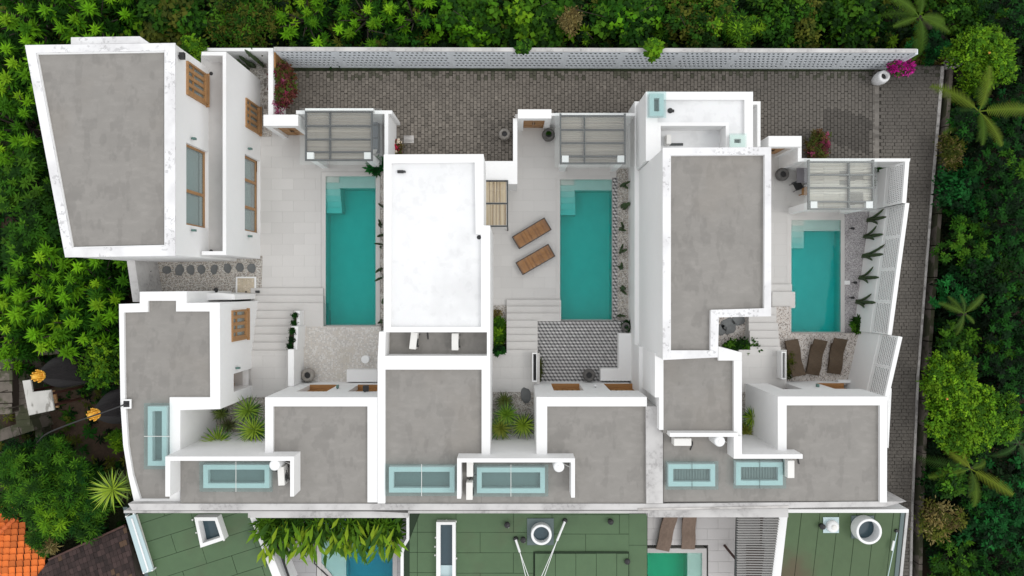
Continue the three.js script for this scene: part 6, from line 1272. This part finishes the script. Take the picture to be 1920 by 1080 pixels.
tree('leafy_bush', 'dark bush between the dense tree and the temple wall', 'bush', 60, 868, 2.6, 1.5, 'long', GREEN.deep, { size: 0.75, dens: 1.2 });
// strip of wild growth along the top
tree('wild_shrub', 'dark green shrub with large leaves above the cactus court', 'bush', 330, 30, 2.0, 1.9, 'vine', GREEN.mid, { size: 1.1, pal2: GREEN.olive });
tree('wild_shrub', 'tangled yellowish shrub above the wooden hatch', 'bush', 455, 40, 1.8, 1.8, 'fine', GREEN.olive.concat(GREEN.mid), { size: 1.4, dens: 1.2 });
tree('wild_shrub', 'lime shrub poking over the corner of the terrace parapet', 'bush', 362, 88, 2.4, 0.6, 'small', GREEN.lime, { size: 1.1 });
tree('wild_shrub', 'bright green shrub with star shaped shoots right of the tangled shrub', 'bush', 565, 30, 2.0, 1.7, 'big', GREEN.bright, { shoots: 1.4, size: 1.1 });
tree('wild_shrub', 'bright green shrub with dark hollow above the left part of the pierced wall', 'bush', 680, 28, 2.0, 1.7, 'big', GREEN.bright, { shoots: 1.4, size: 1.1 });
tree('wild_shrub', 'green shrub above the second lattice panel of the pierced wall', 'bush', 770, 26, 1.9, 1.5, 'big', GREEN.bright, { shoots: 1.3, size: 1.05 });
tree('wild_shrub', 'broad leaved vine thicket above the middle of the pierced wall', 'bush', 880, 32, 1.4, 1.8, 'vine', GREEN.mid.concat(GREEN.bright.slice(0, 3)), { size: 1.1, pal2: GREEN.lime, wz: 0.75 });
tree('wild_shrub', 'dry straw coloured clump among the vines at the top', 'bush', 1068, 38, 2.1, 0.55, 'fine', GREEN.dry, { size: 1.3 });
tree('wild_shrub', 'broad leaved vine thicket around the straw coloured clump', 'bush', 1010, 32, 1.4, 1.8, 'vine', GREEN.mid, { size: 1.2, pal2: GREEN.lime });
tree('wild_shrub', 'vine thicket whose tip droops over the pierced wall', 'bush', 1180, 30, 1.5, 1.8, 'vine', GREEN.mid.concat(GREEN.bright.slice(3)), { size: 1.2, pal2: GREEN.bright });
tree('wild_shrub', 'drooping vine tip lying over the coping of the pierced wall', 'bush', 1224, 90, 3.2, 0.38, 'vine', GREEN.lime, { size: 0.9, bare: true });
tree('wild_shrub', 'small dark vine tip on the coping left of the drooping vine', 'bush', 982, 88, 3.0, 0.28, 'vine', GREEN.mid, { size: 0.8, bare: true });
tree('wild_shrub', 'olive green thicket above the annex', 'bush', 1310, 28, 1.5, 1.9, 'small', GREEN.mid.concat(GREEN.olive), { size: 1.3, pal2: GREEN.lime });
tree('wild_shrub', 'wide green shrub with lime shoots above the right half of the pierced wall', 'bush', 1385, 55, 1.4, 1.1, 'fern', GREEN.lime.concat(GREEN.mid), { size: 0.8 });
tree('wild_shrub', 'deep green thicket at the top beside the first palm', 'bush', 1480, 26, 1.6, 1.9, 'small', GREEN.mid, { size: 1.35, pal2: GREEN.olive });
tree('wild_shrub', 'mixed thicket left of the palm in the upper right', 'bush', 1590, 28, 1.6, 1.8, 'vine', GREEN.mid, { size: 1.1, pal2: GREEN.bright });
tree('wild_shrub', 'bluish green shrub at the end of the pierced wall', 'bush', 1735, 85, 1.8, 1.1, 'mid', GREEN.blue, { size: 0.9 });
// jungle on the right
palm('palm with drooping yellow green fronds at the top right above the lane end', 1725, 30, 3.2, 2.4, 9, [[0.05, 0.1, 0.006], [0.035, 0.08, 0.005]], 0.3);
palm('palm with wide golden green fronds right of the lane corner post', 1838, 208, 3.6, 2.5, 10, [[0.04, 0.085, 0.004], [0.013, 0.04, 0.003], [0.08, 0.12, 0.007], [0.022, 0.055, 0.003]], 0.6);  // the darkest frond colours paint shade into the crown
palm('palm with golden green fronds in the lower right jungle', 1822, 880, 3.4, 2.6, 9, [[0.055, 0.1, 0.005], [0.016, 0.045, 0.003], [0.1, 0.135, 0.008], [0.026, 0.06, 0.004]], 0.2);  // dark greens again stand for shaded fronds
palm('dark palm with thin fronds at the right picture edge', 1912, 832, 3.2, 1.9, 8, [[0.02, 0.06, 0.012], [0.03, 0.08, 0.015]], 0.9);
palm('small dark palm half buried in the right-hand jungle beside the middle of the road', 1810, 588, 2.6, 1.4, 7, [[0.05, 0.095, 0.008], [0.035, 0.075, 0.01]], 0.5);
tree('jungle_tree', 'bright yellow green tree right of the concrete corner post', 'tree', 1840, 112, 3.4, 1.7, 'small', GREEN.lime, { size: 0.95, dens: 2.6, lobes: 20, lobe: 0.85, wx: 1.05 });
tree('jungle_tree', 'bright green tree with small red flowers right of the road, upper lobe', 'tree', 1775, 712, 3.2, 1.55, 'small', GREEN.lime, { size: 0.95, dens: 2.6, lobes: 15, lobe: 0.9, wz: 1.15, wx: 0.85 });
tree('jungle_tree', 'wide bright green tree right of the road beside the grey roof', 'tree', 1812, 790, 3.4, 1.9, 'small', GREEN.lime, { size: 0.95, dens: 2.6, lobes: 20, lobe: 0.85, wx: 1.2, wz: 0.85 });
tree('jungle_tree', 'rounded green crown at the right of the bright jungle tree', 'tree', 1872, 775, 3.2, 1.2, 'small', GREEN.lime.concat(GREEN.mid), { size: 0.95, dens: 2.4, lobes: 10, lobe: 0.9 });
tree('dry_shrub', 'dry straw brown shrub beside the road near the third canopy', 'bush', 1783, 290, 1.2, 0.85, 'fine', GREEN.dry.concat(GREEN.olive), { size: 1.4 });
tree('dry_shrub', 'dry brown shrub with bare twigs near the lower end of the road', 'bush', 1762, 972, 2.0, 1.15, 'fine', GREEN.dry.concat(GREEN.olive), { size: 1.4, dens: 0.9 });
tree('jungle_shrub', 'dark shrub growing through the fronds on the left of the upper palm', 'bush', 1806, 232, 3.5, 0.75, 'mid', GREEN.deep, { size: 0.8, dens: 0.6, group: 'dark shrubs of the right-hand jungle' });
tree('jungle_shrub', 'mid green shrub growing over the left fronds of the lower palm', 'bush', 1782, 905, 3.3, 0.7, 'small', GREEN.mid, { size: 1.2, dens: 0.6, group: 'dark shrubs of the right-hand jungle' });
tree('jungle_shrub', 'dark shrub growing over the top fronds of the lower palm', 'bush', 1832, 838, 3.3, 0.6, 'mid', GREEN.deep, { size: 0.8, dens: 0.6, group: 'dark shrubs of the right-hand jungle' });
const jungle = [[1870, 300, 2.4, 1.7, 'deep'], [1800, 360, 1.6, 1.5, 'blue'], [1890, 410, 2.6, 1.9, 'deep'], [1810, 455, 1.8, 1.6, 'mid'], [1868, 520, 2.2, 1.9, 'deep'], [1790, 545, 1.6, 1.3, 'blue'], [1905, 610, 2.4, 1.9, 'deep'], [1790, 640, 1.5, 1.2, 'mid'], [1880, 680, 2.2, 1.8, 'deep'], [1900, 960, 2.6, 1.9, 'blue'], [1850, 985, 2.2, 1.5, 'blue'], [1780, 1050, 2.0, 1.7, 'mid'], [1880, 1060, 2.2, 1.9, 'deep'], [1760, 905, 1.4, 0.95, 'deep'], [1905, 200, 2.4, 1.7, 'deep'], [1890, 30, 2.6, 1.9, 'deep'], [1810, 25, 2.0, 1.5, 'mid'], [1830, 940, 2.0, 1.2, 'deep']];
const jungleSay = ['dark green shrub right of the road below the upper palm', 'bluish green shrub at the roadside level with the third canopy', 'dark jungle shrub at the right edge level with the small pool', 'mid green shrub at the roadside level with the long pierced wall', 'large dark shrub right of the road level with the wooden loungers', 'bluish shrub close to the road wall above the buried small palm', 'dark jungle shrub at the right edge beside the buried small palm', 'mid green shrub close to the road wall below the buried small palm', 'dark jungle shrub right of the bright tree with red flowers', 'bluish green shrub at the right edge below the lower palm', 'bluish green shrub left of the right edge, beside the dry twiggy shrub', 'mid green shrub at the bottom edge beside the road', 'dark green shrub in the bottom right corner', 'small dark bush leaning over the road wall beside the lower palm', 'dark shrub at the right edge beside the upper palm', 'dark shrub in the top right corner', 'mid green shrub at the top edge right of the first palm', 'dark shrub between the lower palm and the dry twiggy shrub'];
jungle.forEach(([u, v, h, r, pal], i) => tree('jungle_shrub', jungleSay[i], 'bush', u, v, h, r, i % 3 === 1 ? 'small' : 'mid', GREEN[pal], { size: i % 3 === 1 ? 1.3 : 0.85, dens: 0.5, lobe: 0.8, group: 'dark shrubs of the right-hand jungle', pal2: i % 4 ? null : GREEN.mid }));
[[1776, 748, 3.7], [1856, 805, 3.7], [1855, 99, 3.9]].forEach(([u, v, h], i) => { const t = thing('tree_flower', ['orange flower in the upper lobe of the bright jungle tree', 'orange flower in the right lobe of the wide bright jungle tree', 'orange flower on top of the tree by the corner post', 'pale orange flower near the roadside end of the bright jungle tree'][i], 'flower', P(u, v, h - 0.4)); const p = []; for (let k = 0; k < 6; k++) leafG(p, k * 1.047, 0.3, 0.07, 0.028, 0.3); part(t, 'petals', bufG(p), std({ color: rgb(0.5, 0.2, 0.06), roughness: 0.7, side: THREE.DoubleSide })); part(t, 'centre', cyl(0, 0, 0, 0.03, 0.02, 0.06, 8), M.gold); });
{ // undergrowth: low plants that nobody could count
  const o = new THREE.Group(); o.name = 'undergrowth'; o.userData.kind = 'stuff'; scene.add(o); tag(o, 'low wild undergrowth covering the ground around the compound', 'undergrowth');
  const lists = { mid: [], vine: [], small: [], fern: [] };
  const sow = (n, u0, v0, u1, v1, pals, ok, h = 0.7) => { for (let i = 0; i < n; i++) { const u = rr(u0, u1), v = rr(v0, v1); if (ok && !ok(u, v)) continue; const y = -0.45 + rnd() ** 1.5 * h, k = pick(['mid', 'vine', 'small', 'small', 'fern']); const m = fbm(u / 400 + 3, v / 400 + 3, 10, 3, 261); lists[k].push({ p: P(u, v, y), s: rr(0.6, 1.25) * (k === 'small' ? 1.5 : 1), c: mulc(shade(GREEN[pick(pals)]), 0.5 + 1.0 * m), t: 0.9 }); } };
  sow(7400, -160, -150, 1900, 100, ['mid', 'mid', 'deep', 'black', 'deep', 'lime', 'olive'], (u, v) => v < 96 && (u > 250 || v < 100), 1.2);
  sow(1900, -160, 80, 230, 500, ['black', 'deep', 'mid'], null, 0.5);
  sow(1200, -160, 470, 236, 660, ['black', 'deep', 'mid'], null, 0.5);
  sow(1100, -160, 640, 236, 1010, ['deep', 'mid', 'deep', 'olive'], (u, v) => fbm(u / 300 + 2, v / 300 + 2, 14, 3, 265) > 0.52, 0.35);
  sow(5600, 1745, -150, 2090, 1230, ['deep', 'black', 'black', 'blue'], (u, v) => u > 1792 - (v - 120) * 0.085 + 4, 1.2);
  sow(260, 1690, 100, 1790, 124, ['mid', 'olive', 'dry'], (u, v) => v < 121, 0.3);
  for (const k of Object.keys(lists)) scatter(o, 'undergrowth_clump', LEAF[k], lists[k]);
  const twigs = thing('bare_twigs', 'pale bare twigs among the vines along the top', 'twigs', P(1100, 50, 1)); 
  [[690, 56, 735, 66], [1080, 18, 1135, 32], [1225, 10, 1200, 22], [1275, 30, 1285, 48], [1015, 12, 1030, 4], [1100, 60, 1112, 74], [850, 20, 880, 40]].forEach(([a, b, c, d]) => wpart(twigs, 'twig', bar(P(a, b, 2.3), P(c, d, 2.4), 0.025, 0.012, 5), M.bark));
}
scene.traverse((o) => { if (o.isMesh) { o.castShadow = true; o.receiveShadow = true; } });
renderer.render(scene, camera);
